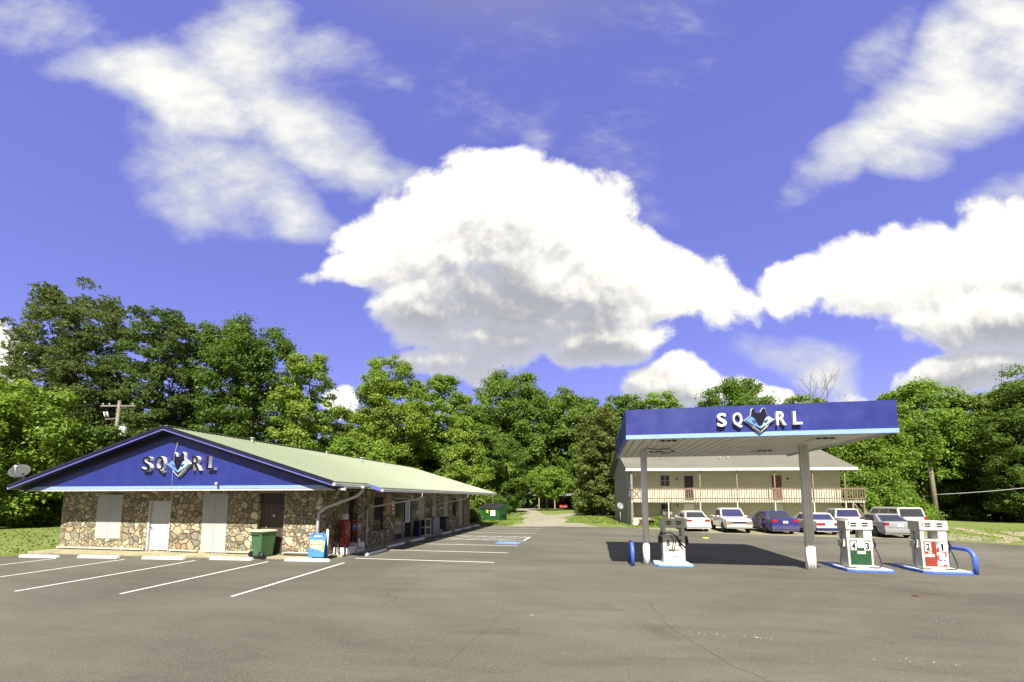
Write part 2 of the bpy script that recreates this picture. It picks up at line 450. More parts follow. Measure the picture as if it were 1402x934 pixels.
def mat_shingle():
    m, t, b = new_mat('shingle_roof'); p = t.obj()
    n = t.noise(t.mapping(p, scale=(.5, 1, 1)), .55, 5, .6, .5); f = t.noise(t.mapping(p, scale=(3, 8, 8)), 2.5, 4, .7)
    br = t.node('ShaderNodeTexBrick'); t.put(br.inputs[0], t.mapping(p, scale=(1, 1, 1)))
    br.inputs['Scale'].default_value = 2.6; br.inputs['Mortar Size'].default_value = .012
    br.inputs['Color1'].default_value = (.128, .124, .096, 1); br.inputs['Color2'].default_value = (.155, .15, .118, 1); br.inputs['Mortar'].default_value = (.12, .118, .098, 1)
    c = t.mix(t.mapr(n, .42, .72, 0, .5), br.outputs[0], (.09, .09, .074))
    c = t.mix(1.0, c, t.mapr(f, .3, .7, .85, 1.15), 'MULTIPLY')
    t.put(b.inputs['Base Color'], c); b.inputs['Roughness'].default_value = .9
    return m

def mat_metalroof():
    m, t, b = new_mat('green_metal_roof'); p = t.obj()
    n = t.noise(t.mapping(p, scale=(.3, 1.4, 1)), .9, 6, .65, .4); st = t.noise(t.mapping(p, scale=(.18, 3.5, 1)), 1.6, 5, .65)
    c = t.mix(t.mapr(n, .35, .7), (.165, .198, .122), (.195, .225, .145))
    c = t.mix(t.mapr(st, .52, .75, 0, .35), c, (.125, .145, .09))
    t.put(b.inputs['Base Color'], c); b.inputs['Roughness'].default_value = .5; b.inputs['Specular IOR Level'].default_value = .4
    return m

def mat_wood(name, c, rough=.75):
    m, t, b = new_mat(name); p = t.obj()
    g = t.noise(t.mapping(p, scale=(9, 9, 1.2)), 3, 6, .65, .8); n = t.noise(p, 1.2, 3)
    k = t.mix(t.mapr(g, .3, .7), tuple(x * .6 for x in c), tuple(min(1, x * 1.2) for x in c))
    k = t.mix(1.0, k, t.mapr(n, .3, .7, .8, 1.2), 'MULTIPLY')
    t.put(b.inputs['Base Color'], k); b.inputs['Roughness'].default_value = rough
    t.put(b.inputs['Normal'], t.bump(g, .3, .01))
    return m

def mat_glass(name, c=(.02, .024, .028), rough=.06):
    m, t, b = new_mat(name); p = t.obj()
    n = t.noise(p, 2, 3)
    t.put(b.inputs['Base Color'], t.mix(n, c, tuple(x * 1.8 + .004 for x in c)))
    b.inputs['Roughness'].default_value = rough; b.inputs['Specular IOR Level'].default_value = .6
    return m

def mat_carpaint(name, c):
    m, t, b = new_mat(name); p = t.obj()
    n = t.noise(p, 1.6, 5, .6); dz = t.node('ShaderNodeSeparateXYZ'); t.put(dz.inputs[0], p)
    dirt = t.math('MULTIPLY', t.mapr(dz.outputs[2], .5, .0, 0, .45), t.mapr(n, .3, .7, .4, 1))
    t.put(b.inputs['Base Color'], t.mix(dirt, (*c, 1), (.2, .175, .135)))
    t.put(b.inputs['Roughness'], t.mapr(n, .3, .7, .18, .34)); b.inputs['Coat Weight'].default_value = .7; b.inputs['Coat Roughness'].default_value = .07
    return m

def mat_leaf(name, c, c2, trans=.42, spec=.012):
    m, t, _ = new_mat(name); t.N.remove(_)
    geo = t.node('ShaderNodeNewGeometry'); p = t.obj()
    clump = t.noise(p, .45, 3, .55)
    f = t.math('ADD', t.math('MULTIPLY', geo.outputs['Random Per Island'], .5), t.mapr(clump, .35, .65, -.1, .6), clamp=True)
    k = t.mix(f, c, c2)
    oi = t.node('ShaderNodeObjectInfo').outputs['Random']
    k = t.mix(1.0, k, t.mix(oi, (.94, 1.08, .98), (1.14, 1.14, 1.14)), 'MULTIPLY')
    d = t.node('ShaderNodeBsdfDiffuse'); t.put(d.inputs[0], k)
    tr = t.node('ShaderNodeBsdfTranslucent'); t.put(tr.inputs[0], t.mix(1.0, k, (1.25, 1.1, .55), 'MULTIPLY'))
    gl = t.node('ShaderNodeBsdfGlossy'); gl.inputs['Roughness'].default_value = .45; gl.inputs[0].default_value = (.8, .85, .8, 1)
    m1 = t.node('ShaderNodeMixShader'); m1.inputs[0].default_value = trans; t.L.new(d.outputs[0], m1.inputs[1]); t.L.new(tr.outputs[0], m1.inputs[2])
    m2 = t.node('ShaderNodeMixShader'); m2.inputs[0].default_value = spec; t.L.new(m1.outputs[0], m2.inputs[1]); t.L.new(gl.outputs[0], m2.inputs[2])
    o = [n for n in t.N if n.type == 'OUTPUT_MATERIAL'][0]; t.L.new(m2.outputs[0], o.inputs[0])
    return m

def mat_bark(name, c):
    m, t, b = new_mat(name); p = t.obj()
    n = t.noise(t.mapping(p, scale=(6, 6, 1.2)), 2.5, 6, .7); n2 = t.noise(p, 1.1, 3)
    k = t.mix(t.mapr(n, .35, .65), tuple(x * .5 for x in c), tuple(x * 1.35 for x in c))
    k = t.mix(t.mapr(n2, .45, .7, 0, .5), k, (.13, .13, .095))
    t.put(b.inputs['Base Color'], k); b.inputs['Roughness'].default_value = .95
    t.put(b.inputs['Normal'], t.bump(n, .7, .04))
    return m

A = dict(
    asphalt=mat_asphalt(), line=mat_paintline(),
    grass_ground=mat_ground('grass_ground', (.125, .17, .038), (.155, .195, .05), (.21, .195, .085), .6),
    gravel=mat_ground('gravel', (.25, .235, .175), (.31, .29, .215), (.18, .17, .115), .6, grain=22),
    strip=mat_ground('packed_gravel', (.27, .25, .17), (.22, .21, .12), (.15, .17, .06), .8, grain=18),
    dirt=mat_ground('dirt', (.36, .30, .215), (.30, .26, .17), (.18, .19, .08), .8, grain=18),
    concrete=plain('concrete', (.28, .26, .2), .9, var=.18, vscale=2, grime=.5, bump=.3),
    apron=plain('apron_concrete', (.30, .27, .165), .9, var=.2, vscale=1.4, grime=.6, bump=.3),
    stone=mat_stone(), roof=mat_metalroof(),
    blue=plain('blue_panel', (.0165, .0255, .176), .42, var=.13, vscale=1.3, grime=.22),
    navy=plain('navy_trim', (.005, .005, .022), .5, var=.15, grime=.2),
    edgeblue=plain('edge_blue', (.10, .11, .36), .45, var=.1),
    skyblue=plain('light_blue_stripe', (.22, .345, .66), .45, var=.05),
    white=plain('white_paint', (.62, .62, .59), .5, var=.06, grime=.15),
    gutter=plain('gutter_white', (.45, .45, .43), .5, var=.08, grime=.35),
    board=plain('grey_white_board', (.36, .375, .36), .7, var=.06, vscale=1.2, grime=.12),
    doorwhite=plain('door_white', (.46, .47, .455), .5, var=.05, grime=.12),
    darkwood=mat_wood('dark_wood', (.055, .043, .036)),
    black=plain('black_rubber', (.012, .012, .013), .55, var=.2),
    darkgrey=plain('dark_grey', (.05, .052, .056), .5, var=.2),
    hole=plain('dark_interior', (.010, .010, .011), .8, var=.3),
    glass=mat_glass('dark_glass'), blueglass=mat_glass('blue_reflecting_glass', (.02, .022, .06)),
    steel=plain('galvanised_steel', (.42, .43, .44), .45, .5, var=.15, grime=.3),
    greypost=plain('grey_post', (.74, .735, .70), .5, var=.12, grime=.35),
    grey=plain('grey_paint', (.22, .225, .23), .5, var=.12, grime=.25),
    soffit=plain('soffit_metal', (.72, .71, .64), .5, var=.12, vscale=.8, grime=.4),
    bingreen=plain('green_plastic', (.052, .125, .055), .45, var=.12, grime=.12),
    binlid=plain('pale_lid', (.55, .53, .36), .5, var=.1, grime=.15),
    dumpgreen=plain('dumpster_green', (.014, .072, .020), .45, var=.15, grime=.3),
    red=plain('red_paint', (.26, .026, .014), .4, var=.15, grime=.25),
    orange=plain('orange_print', (.55, .14, .02), .4),
    yellow=plain('yellow_print', (.75, .58, .05), .5),
    lime=plain('lime_print', (.50, .62, .08), .5),
    printblue=plain('print_blue', (.05, .19, .52), .45, var=.2, vscale=9),
    darkblue=plain('dark_blue', (.010, .014, .09), .45, var=.15),
    guard=plain('guard_blue', (.065, .13, .52), .4, var=.12, grime=.2),
    islandblue=plain('island_blue', (.07, .15, .60), .6, var=.25, vscale=5, grime=.35),
    islandtop=plain('island_top', (.58, .58, .55), .8, var=.15, vscale=3, grime=.5),
    pumpwhite=plain('pump_white', (.52, .52, .46), .45, var=.08, grime=.3),
    pumpgrey=plain('pump_grey', (.42, .42, .43), .5, var=.15, grime=.4),
    pumpgreen=plain('pump_green', (.014, .065, .025), .45, var=.12, grime=.25),
    pumpred=plain('pump_red', (.24, .035, .022), .45, var=.15, grime=.3),
    letterdark=plain('letter_dark', (.011, .009, .022), .6, spec=.12),
    letterwhite=plain('letter_white', (.80, .80, .79), .4, var=.03),
    eyeblue=plain('emblem_blue', (.10, .24, .58), .4), eyepale=plain('emblem_pale_blue', (.32, .50, .64), .4),
    eyedark=plain('emblem_eye', (.03, .06, .17), .4),
    siding=mat_siding('beige_siding', (.50, .475, .375)), sidewall=mat_siding('grey_siding', (.25, .25, .245)),
    shingle=mat_shingle(), trim=plain('cream_trim', (.47, .45, .37), .6, var=.08, grime=.2),
    deckwood=mat_wood('deck_wood', (.20, .145, .095)), postwood=mat_wood('post_wood', (.29, .235, .155)),
    maroon=plain('maroon_door', (.045, .02, .024), .45), brown=plain('brown_door', (.14, .06, .045), .5),
    clay=plain('terracotta', (.30, .12, .07), .8), flower=plain('red_flower', (.45, .05, .03), .6),
    boxbrown=mat_wood('box_wood', (.20, .13, .08)),
    tan=plain('tan_board', (.40, .24, .12), .7), paper=plain('paper', (.70, .70, .68), .7, var=.15, vscale=14),
    collage=None,
    polewood=mat_wood('pole_wood', (.21, .18, .135)), rust=plain('rust', (.105, .062, .045), .8, var=.4, vscale=8),
    tyre=plain('tyre', (.018, .018, .018), .85, var=.2), rim=plain('alloy_rim', (.38, .45, .46), .3, .7, var=.15),
    taillight=plain('tail_lamp', (.30, .012, .012), .15), headlight=plain('head_lamp', (.16, .165, .18), .06, spec=.9),
    amber=plain('amber_lamp', (.6, .2, .02), .2), plate=plain('number_plate', (.62, .63, .66), .4, var=.12, vscale=30),
    bark=mat_bark('bark', (.13, .105, .08)), palebark=mat_bark('pale_bark', (.26, .23, .19)), pinebark=mat_bark('pine_bark', (.12, .085, .062)),
    leaf_light=mat_leaf('leaf_light', (.125, .20, .024), (.21, .295, .046)),
    leaf_mid=mat_leaf('leaf_mid', (.085, .145, .022), (.158, .225, .040)),
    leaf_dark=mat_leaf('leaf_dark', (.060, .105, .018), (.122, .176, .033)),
    leaf_olive=mat_leaf('leaf_olive', (.095, .120, .028), (.155, .180, .048)),
    leaf_maple=mat_leaf('leaf_maple', (.098, .165, .020), (.168, .245, .034)),
    needle=mat_leaf('needle', (.085, .125, .038), (.165, .210, .068), .3),
    grassblade=mat_leaf('grass_blade', (.135, .19, .034), (.21, .25, .065), .3),
)
def mat_collage():
    m, t, b = new_mat('sticker_collage'); p = t.obj()
    c = t.voro(t.mapping(p, scale=(1, 1, .8)), 11, 'F1', 'Color')
    s = t.node('ShaderNodeSeparateColor'); t.put(s.inputs[0], c)
    k = t.ramp(s.outputs[0], [(0, (.36, .06, .05)), (.25, (.6, .5, .45)), (.45, (.30, .05, .045)), (.6, (.08, .09, .16)), (.72, (.55, .5, .42)), (.85, (.15, .3, .28))], 'CONSTANT')
    t.put(b.inputs['Base Color'], k); b.inputs['Roughness'].default_value = .4
    return m
A['collage'] = mat_collage()

# ------------------------------------------------------------------ ground and roads
def ss(x): x = min(1, max(0, x)); return x * x * (3 - 2 * x)
def zg(x, y): return -.42 * ss((y - 37) / 4.5) * ss((x - 1) / 4)

def build_ground():
    xs = sorted(set([-1500, -700, -300, -150, -100] + list(range(-80, 81, 4)) + [1, 2, 3, 5, 100, 150, 300, 700, 1500]))
    ys = sorted(set([-1500, -500, -200, -100, -40, 0, 12] + list(range(20, 36, 4)) + list(range(36, 44)) + list(range(44, 130, 6)) + [150, 200, 300, 700, 1500]))
    b = MB(); vs = [(x, y, zg(x, y) - .022) for y in ys for x in xs]; n = len(xs)
    b.add(vs, [(j * n + i, j * n + i + 1, (j + 1) * n + i + 1, (j + 1) * n + i) for j in range(len(ys) - 1) for i in range(n - 1)], 0, True)
    tag(b.build('ground', A['grass_ground'], local=True), kind='structure')
    def sheet(name, pts, z, mat):
        from mathutils.geometry import delaunay_2d_cdt
        vv, _e, ff, *_r = delaunay_2d_cdt([Vector(p) for p in pts], [], [list(range(len(pts)))], 1, 1e-5)
        me = bpy.data.meshes.new(name); me.from_pydata([(v.x, v.y, z + zg(v.x, v.y)) for v in vv], [], [tuple(f) for f in ff]); me.update(); me.materials.append(mat)
        o = bpy.data.objects.new(name, me); col.objects.link(o); o['kind'] = 'structure'; return o
    def wob(pts, amp, step, seed, closed=True):
        rn = random.Random(seed); out = []
        for i in range(len(pts)):
            a = Vector(pts[i]); c = Vector(pts[(i + 1) % len(pts)]); L = (c - a).length; k = max(1, int(L / step)) if L < 90 else 1
            for j in range(k):
                q = a.lerp(c, j / k)
                if 0 < j: q = q + Vector((rn.uniform(-amp, amp), rn.uniform(-amp, amp)))
                out.append((q.x, q.y))
        return out
    lot = [(-90, -60), (90, -60), (90, 6), (40, 16), (21.3, 26.4), (19.2, 28.6), (17.2, 29.5), (12.7, 30.0), (7.3, 32.0), (2.0, 36.3), (-7.2, 36.4), (-11.6, 36.4), (-11.6, 15.3), (-23.4, 14.6), (-24.2, 13.3), (-40, 12.9), (-90, 12.5)]
    sheet('parking_lot', wob(lot, .1, 1.2, 3), 0.0, A['asphalt'])
    sheet('gravel_strip', wob([(3.4, 35.4), (8, 31.2), (13, 29.4), (17.4, 28.9), (21.5, 28.6), (24.0, 32.0), (23.5, 37.2), (6.0, 37.3), (4.6, 37.0)], .25, .8, 5), -.010, A['strip'])
    sheet('dirt_road', wob([(-7.4, 36.2), (-6.6, 40), (-8.6, 51), (-12.7, 69), (-16.5, 85), (-19, 104), (-13, 104), (-11.4, 83), (-9.2, 71), (-6.8, 60), (-5.6, 62), (-2.2, 73.5), (7, 75.5), (7, 72), (1, 69), (-3.2, 60), (-4.1, 52.5), (-2.6, 45), (-1.0, 40.3), (.4, 36.2)], .18, 2.2, 8), -.008, A['gravel'])
    def ribbon(pts, w):
        L = []; Rr = []
        for k, q in enumerate(pts):
            d = (Vector(pts[min(k + 1, len(pts) - 1)]) - Vector(pts[max(k - 1, 0)])).normalized(); n = Vector((-d.y, d.x)) * w / 2
            L.append(tuple(Vector(q) + n)); Rr.append(tuple(Vector(q) - n))
        return L + Rr[::-1]
    sheet('dirt_track', wob(ribbon([(33.5, 48.5), (31.7, 42.2), (29.4, 37.4), (27.2, 33.4), (25.2, 28.2), (24.3, 26.6)], 1.3), .12, .9, 11), -.006, A['dirt'])
    sheet('dirt_track', wob(ribbon([(27.2, 38.5), (25.7, 34.2), (25.0, 31.7), (23.5, 29.7), (21.4, 28.0)], .8), .1, .7, 12), -.009, A['dirt'])
    # painted stall lines
    b = MB()
    def line(x0, y0, x1, y1, w=.1, z=.004):
        d = Vector((x1 - x0, y1 - y0)).normalized(); n = Vector((-d.y, d.x)) * w / 2
        b.add([(x0 + n.x, y0 + n.y, z), (x0 - n.x, y0 - n.y, z), (x1 - n.x, y1 - n.y, z), (x1 + n.x, y1 + n.y, z)], [(0, 1, 2, 3)])
    for i in range(7):
        x = -9.22 - i * 2.99 + (.0 if i < 6 else 0); y = 14.58 - i * .29
        line(x, y, x + .44, y - 5.45)
    for y in (15.72, 18.55, 21.33, 24.0, 26.3, 28.98, 31.2, 33.4, 35.9):
        line(-9.45, y, -3.75 - (y - 15.7) * .02, y)
    line(-4.02, 24.05, -4.0, 26.25)
    k = -9.3
    while k < -4.9:
        line(k, 24.08, min(k + 1.6, -4.1), 24.08 + (min(k + 1.6, -4.1) - k) / 1.6 * 2.14); k += .95
    tag(b.build('stall_lines', A['line'], local=True), kind='structure')
    b = MB(); b.add([(-5.25, 22.0, .004), (-3.95, 22.0, .004), (-4.03, 23.3, .004), (-5.32, 23.3, .004)], [(0, 1, 2, 3)])
    tag(b.build('accessible_bay_panel', plain('bay_blue', (.10, .22, .52), .7, var=.25, vscale=4, grime=.3), local=True), kind='structure')
    b = MB(); cx, cy = -4.64, 22.66
    def loc(u, v): return (cx - v, cy + u, .008)          # symbol read from the driving side
    for k in range(14):
        t0 = R(140 + k * 18); t1 = R(140 + (k + 1) * 18)
        b.add([loc(.25 * math.cos(t) * q, -.16 + .25 * math.sin(t) * q) for t, q in ((t0, 1), (t1, 1), (t1, .76), (t0, .76))], [(0, 1, 2, 3)])
    for (u0, v0, u1, v1) in ((-.06, .3, .02, -.12), (.0, -.1, .2, -.1), (.2, -.1, .27, -.34), (-.03, .12, .14, .12)):
        d = Vector((u1 - u0, v1 - v0)).normalized(); n = Vector((-d.y, d.x)) * .032
        b.add([loc(u0 + n.x, v0 + n.y), loc(u0 - n.x, v0 - n.y), loc(u1 - n.x, v1 - n.y), loc(u1 + n.x, v1 + n.y)], [(0, 1, 2, 3)])
    b.add([loc(-.07 + .065 * math.cos(k * .7854), .37 + .065 * math.sin(k * .7854)) for k in range(8)], [tuple(range(8))])
    tag(b.build('accessible_bay_symbol', A['line'], local=True), kind='structure')
    # tar-sealed seams and scuffs in the asphalt
    b = MB(); rn = random.Random(4)
    def seam(pts, w, seed, z=.003):
        rr = random.Random(seed); L = []
        for i in range(len(pts) - 1):
            a = Vector(pts[i]); c = Vector(pts[i + 1]); n = max(2, int((c - a).length / .35))
            for j in range(n):
                q = a.lerp(c, j / n); L.append(q + Vector((rr.uniform(-.05, .05), rr.uniform(-.05, .05))))
        L.append(Vector(pts[-1]))
        for i in range(len(L) - 1):
            d = (L[i + 1] - L[i]).normalized(); n = Vector((-d.y, d.x)); w0 = w * rr.uniform(.3, 1.2)
            b.add([(*(L[i] + n * w0), z), (*(L[i] - n * w0), z), (*(L[i + 1] - n * w0), z), (*(L[i + 1] + n * w0), z)], [(0, 1, 2, 3)])
    seam([(2.6, 5.5), (1.75, 7.2), (1.3, 8.6), (1.2, 10.6)], .006, 1)
    seam([(3.5, 5.6), (5.6, 7.0), (8.4, 7.6), (12.5, 7.9)], .005, 2)
    seam([(-3.4, 16.4), (-3.0, 19.4), (-3.3, 21.6)], .009, 3)
    seam([(-2.2, 6.0), (-1.9, 9.0), (-3.0, 12.6), (-3.2, 15.4)], .003, 5)
    tag(b.build('pavement_cracks', plain('crack_tar', (.05, .046, .04), .9), local=True), kind='structure')
    b = MB()
    for (x, y, n, s) in ((2.0, 8.3, 15, .35), (2.75, 8.25, 12, .14), (-1.4, 8.9, 9, .16), (4.7, 7.5, 12, .4), (-4.4, 10, 4, .3), (6.5, 9.9, 4, .3), (1.4, 18.7, 1, .02), (-4.0, 44, 1, .1)):
        for k in range(n):
            px, py = x + rn.gauss(0, s), y + rn.gauss(0, s * .18); r = rn.uniform(.004, .015) * (1.5 if rn.random() < .1 else 1) if n > 1 else .12
            m_ = rn.randint(5, 7); ph = rn.random() * 6
            b.add([(px + r * rn.uniform(.6, 1.2) * math.cos(ph + 6.283 * j / m_), py + r * rn.uniform(.5, 1) * math.sin(ph + 6.283 * j / m_), .0045) for j in range(m_)], [tuple(range(m_))])
    tag(b.build('paint_spatter', A['line'], local=True), kind='structure')
    # walkway beside the shop and apron in front of it
    b = MB(); b.box(-10.88, -10.16, 15.9, 36.6, -.05, .075)
    tag(b.build('walkway', A['concrete'], bevel=.015), kind='structure')
    b = MB()
    b.prism([(-24.3, 14.35, -.05), (-19.9, 14.55, -.05), (-17.4, 14.55, -.05), (-14.6, 14.78, -.05), (-11.0, 15.0, -.05), (-10.86, 15.22, -.05), (-10.86, 15.4, -.05), (-24.3, 15.4, -.05)], (0, 0, .135))
    tag(b.build('apron', A['apron'], bevel=.015), kind='structure')
build_ground()

# ------------------------------------------------------------------ the raised sign: letters and the animal-face emblem
EMB = [(545, 247), (607, 200), (614, 150), (622, 130), (632, 124), (646, 146), (652, 168), (704, 168), (712, 146), (730, 122), (742, 128), (752, 150), (757, 196), (828, 247), (772, 293), (757, 322), (690, 378), (628, 324), (610, 296)]
PATCH = [(557, 248), (611, 210), (638, 231), (660, 280), (668, 300), (687, 312), (688, 334), (620, 292)]
EYE = [(616, 250), (628, 245), (646, 255), (655, 272), (646, 284), (630, 278), (619, 264)]
def emblem(parent, cx, y, cz, W, depth, white, facemat, pats):
    k = W / 283.
    def P(p, yy): return (cx + (p[0] - 686.5) * k, yy, cz + (250 - p[1]) * k)
    def inset(poly, f):
        gx = sum(p[0] for p in poly) / len(poly); gy = sum(p[1] for p in poly) / len(poly)
        return [(gx + (p[0] - gx) * f, gy + (p[1] - gy) * f) for p in poly]
    def tri_prism(b, poly, y0, dy, mat):
        b.prism([P(p, y0) for p in poly], (0, dy, 0), mat)
    b = MB(); tri_prism(b, EMB, y, -depth, 0)
    em = b.build('emblem', white, parent)
    b = MB(); tri_prism(b, inset(EMB, .965), y - depth - .001, -.012, 0); b.build('face_plate', facemat, em)
    for side in (0, 1):
        pp = PATCH if not side else [(1379 - p[0], p[1]) for p in PATCH][::-1]
        b = MB(); tri_prism(b, pp, y - depth - .014, -.010, 0); b.build('cheek', pats[side], em)
        ee = EYE if not side else [(1379 - p[0], p[1]) for p in EYE][::-1]
        b = MB(); tri_prism(b, ee, y - depth - .025, -.006, 0); b.build('eye', A['eyedark'], em)
    b = MB()
    for sgn in (1, -1):
        pts = [(690 + sgn * 62, 306), (690 + sgn * 52, 322), (690 + sgn * 26, 346), (690, 366)]
        b.tube([P(p, y - depth - .014) for p in pts], .007, 5)
    b.build('chin_line', white, em)

def channel_sign(name, label, y, spec, emb, depth, side, face, back=.0):
    root = thing(name, label, 'sign', (emb[0], y, emb[1]))
    WOFF[root.name] = Vector((emb[0], y, emb[1]))
    for ch, x0, x1, z0, z1 in spec:
        b = MB(); lettering(b, ch, face_south((x0 + x1) / 2, y, z0), x1 - x0, z1 - z0, depth, .012, 0, 1)
        b.build('letter', [side, face], root)
    emblem(root, emb[0], y, emb[1], emb[2], depth - .03, A['letterwhite'], A['letterdark'], (A['eyeblue'], A['eyepale']))
    return root

# ------------------------------------------------------------------ the stone shop
APX, APZ = -16.9, 5.27
def roofz(x): return APZ - abs(x - APX) * .2975
def build_store():
    S = thing('stone_shop', 'long low stone-walled shop with blue gable and pale green metal roof', 'shop', (-17.5, 15.4, 0))
    WOFF[S.name] = Vector((-17.5, 15.4, 0))
    YF = 15.4; ZT = 2.78
    # walls: front with openings left for the doors, right side with openings, left and back plain
    b = MB()
    def wall_y(x0, x1, z0, z1): b.box(x0, x1, YF, YF + .3, z0, z1)
    ops = [(-22.2, -20.78, .6, 2.55), (-19.32, -18.14, .12, 2.28), (-16.5, -15.26, .12, 2.6), (-13.78, -12.55, .12, 2.6)]
    x = -24.25
    for (a, c, z0, z1) in ops:
        wall_y(x, a, 0, ZT); wall_y(a, c, z1, ZT); wall_y(a, c, 0, z0); x = c
    wall_y(x, -10.9, 0, ZT)
    sops = [(17.4, 18.2, .1, 2.7), (19.68, 20.7, .75, 2.46), (22.0, 24.35, .1, 2.4), (25.1, 26.05, .15, 2.52), (27.5, 28.15, .15, 2.6), (29.6, 30.5, .15, 2.6), (31.6, 32.5, .9, 2.4), (33.2, 34.0, .15, 2.6)]
    y = YF + .302
    for (a, c, z0, z1) in sops:
        b.box(-11.2, -10.9, y, a, 0, ZT); b.box(-11.2, -10.9, a, c, z1, ZT); b.box(-11.2, -10.9, a, c, 0, z0); y = c
    b.box(-11.2, -10.9, y, 36.3, 0, ZT)
    b.box(-24.25, -23.95, YF + .302, 36.3, 0, ZT); b.box(-23.948, -11.202, 36.0, 36.3, 0, ZT)
    b.build('stone_wall', A['stone'], S)
    b = MB(); b.box(-24.2, -11, 15.75, 36, 2.79, 2.83); b.box(-23.9, -11.3, 16.1, 16.14, 0, 2.78); b.box(-11.7, -11.66, 16.2, 36, 0, 2.78)
    b.build('inner_lining', A['hole'], S)
    # base course, pale strip along the foot of the wall
    x = -24.3
    for (a, c) in ((-19.4, -18.05), (-16.6, -15.2), (-13.85, -12.5), (-10.95, 0)):
        b = MB(); b.box(x, a, 15.33, 15.398, .137, .2); b.build('base_course', A['trim'], S, bevel=.01); x = c
    # boarded openings and doors of the front
    for (a, c, z0, z1) in (ops[0], ops[2]):
        b = MB(); b.box(a + .004, c - .004, YF - .012, YF + .03, z0 + .004, z1 - .004)
        o = b.build('boarded_window', A['board'], S)
        b = MB(); b.box((a + c) / 2 - .006, (a + c) / 2 + .006, YF - .0155, YF - .0125, z0 + .02, z1 - .02); b.build('board_joint', A['grey'], o)
    a, c, z0, z1 = ops[1]
    b = MB(); b.box(a + .09, c - .05, YF + .05, YF + .1, z0 + .03, z1 - .07)
    for (px0, px1, pz0, pz1) in ((.2, .48, .25, .75), (.62, .9, .25, .75), (.2, .48, .9, 1.65), (.62, .9, .9, 1.65)):
        b.box(a + px0, a + px1, YF + .042, YF + .052, z0 + pz0, z0 + pz1)
    d = b.build('door', A['doorwhite'], S, bevel=.006, label='white panelled front door')
    b = MB(); b.tube([(a + .17, YF + .05, 1.13), (a + .17, YF - .02, 1.13)], .02, 8); b.lathe([(.0, 0), (.034, .01), (.034, .03), (.0, .045)], Matrix.Translation((a + .17, YF - .015, 1.13)) @ Matrix.Rotation(R(90), 4, 'X'), 10)
    b.build('handle', A['darkgrey'], d)
    b = MB(); b.box(a + .003, a + .085, YF - .02, YF + .12, z0, z1 - .003); b.box(c - .045, c - .003, YF - .02, YF + .12, z0, z1 - .003); b.box(a + .087, c - .047, YF - .02, YF + .12, z1 - .065, z1 - .003)
    b.build('door_frame', A['doorwhite'], S)
    a, c, z0, z1 = ops[3]
    b = MB()
    for k in range(6):
        w = (c - a - .12) / 6; b.box(a + .06 + k * w + .006, a + .06 + (k + 1) * w - .006, YF + .12, YF + .16, z0 + .02, z1 - .42)
    b.box(a + .06, c - .06, YF + .16, YF + .18, z0 + .02, z1 - .42)
    d = b.build('door', A['darkwood'], S, label='dark brown plank door')
    b = MB(); b.box(a + .62, a + .72, YF + .114, YF + .119, 1.62, 1.72); b.build('lock_plate', A['steel'], d); b = MB(); b.box(a + .3, a + .36, YF + .112, YF + .119, 1.16, 1.24); b.build('lock_plate', A['steel'], d)
    b = MB(); b.box(a + .03, c - .03, YF + .1, YF + .2, z1 - .4, z1 - .004); b.build('transom', A['black'], S)
    # features of the side wall
    XW = -10.9
    b = MB(); b.box(XW - .28, XW - .24, 17.42, 18.18, .1, 2.69); b.build('side_door', A['black'], S)
    def side_window(y0, y1, z0, z1, bars=True):
        b = MB(); f = .05
        b.box(XW - .12, XW - .06, y0 + .003, y0 + f, z0 + .003, z1 - .003); b.box(XW - .12, XW - .06, y1 - f, y1 - .003, z0 + .003, z1 - .003)
        b.box(XW - .12, XW - .06, y0 + f, y1 - f, z0 + .003, z0 + f); b.box(XW - .12, XW - .06, y0 + f, y1 - f, z1 - f, z1 - .003)
        w = b.build('window', A['darkgrey'], S)
        b = MB(); b.box(XW - .10, XW - .09, y0 + f, y1 - f, z0 + f, z1 - f); b.build('pane', A['glass'], w)
        if bars:
            b = MB()
            for k in range(1, 6): yy = y0 + (y1 - y0) * k / 6; b.tube([(XW - .03, yy, z0 + .01), (XW - .03, yy, z1 - .01)], .012, 5)
            b.build('bars', A['black'], w)
    side_window(19.68, 20.7, .75, 2.46); side_window(31.6, 32.5, .9, 2.4, False)
    b = MB(); b.box(XW - .12, XW - .05, 22.0, 22.07, .1, 2.4); b.box(XW - .12, XW - .05, 24.28, 24.35, .1, 2.4); b.box(XW - .12, XW - .05, 22.07, 24.28, 2.33, 2.397); b.box(XW - .12, XW - .05, 23.1, 23.17, .1, 2.33)
    e = b.build('entrance', A['steel'], S)
    b = MB(); b.box(XW - .10, XW - .08, 22.07, 23.1, .1, 2.33); b.build('glass_door', A['glass'], e)
    b = MB(); b.box(XW - .10, XW - .08, 23.17, 24.28, .1, 2.33); b.build('glass_door', A['glass'], e)
    for (y0, y1, z0, z1) in (sops[3], sops[4], sops[5], sops[7]):
        b = MB(); b.box(XW - .02, XW + .015, y0 + .004, y1 - .004, z0 + .003, z1 - .003); b.build('boarded_window', A['board'], S)
    # gable wall, stripe, soffits
    YG = 14.15
    b = MB(); zl = 2.76
    xl = APX - (APZ - .16 - zl) / .2975; xr = APX + (APZ - .16 - zl) / .2975
    b.prism([(xl, YG, zl), (xr, YG, zl), (APX, YG, APZ - .16)], (0, .08, 0)); b.build('gable_panel', A['blue'], S)
    b = MB(); b.box(xl + .42, xr - .42, YG - .02, YG - .002, zl + .01, zl + .125); b.build('stripe', A['skyblue'], S)
    b = MB(); b.box(xl + .02, xr - .02, YG + .082, YF + .2, 2.785, 2.80); b.box(xl, xr, YG - .015, YG + .07, 2.69, 2.757); b.build('soffit', A['gutter'], S)
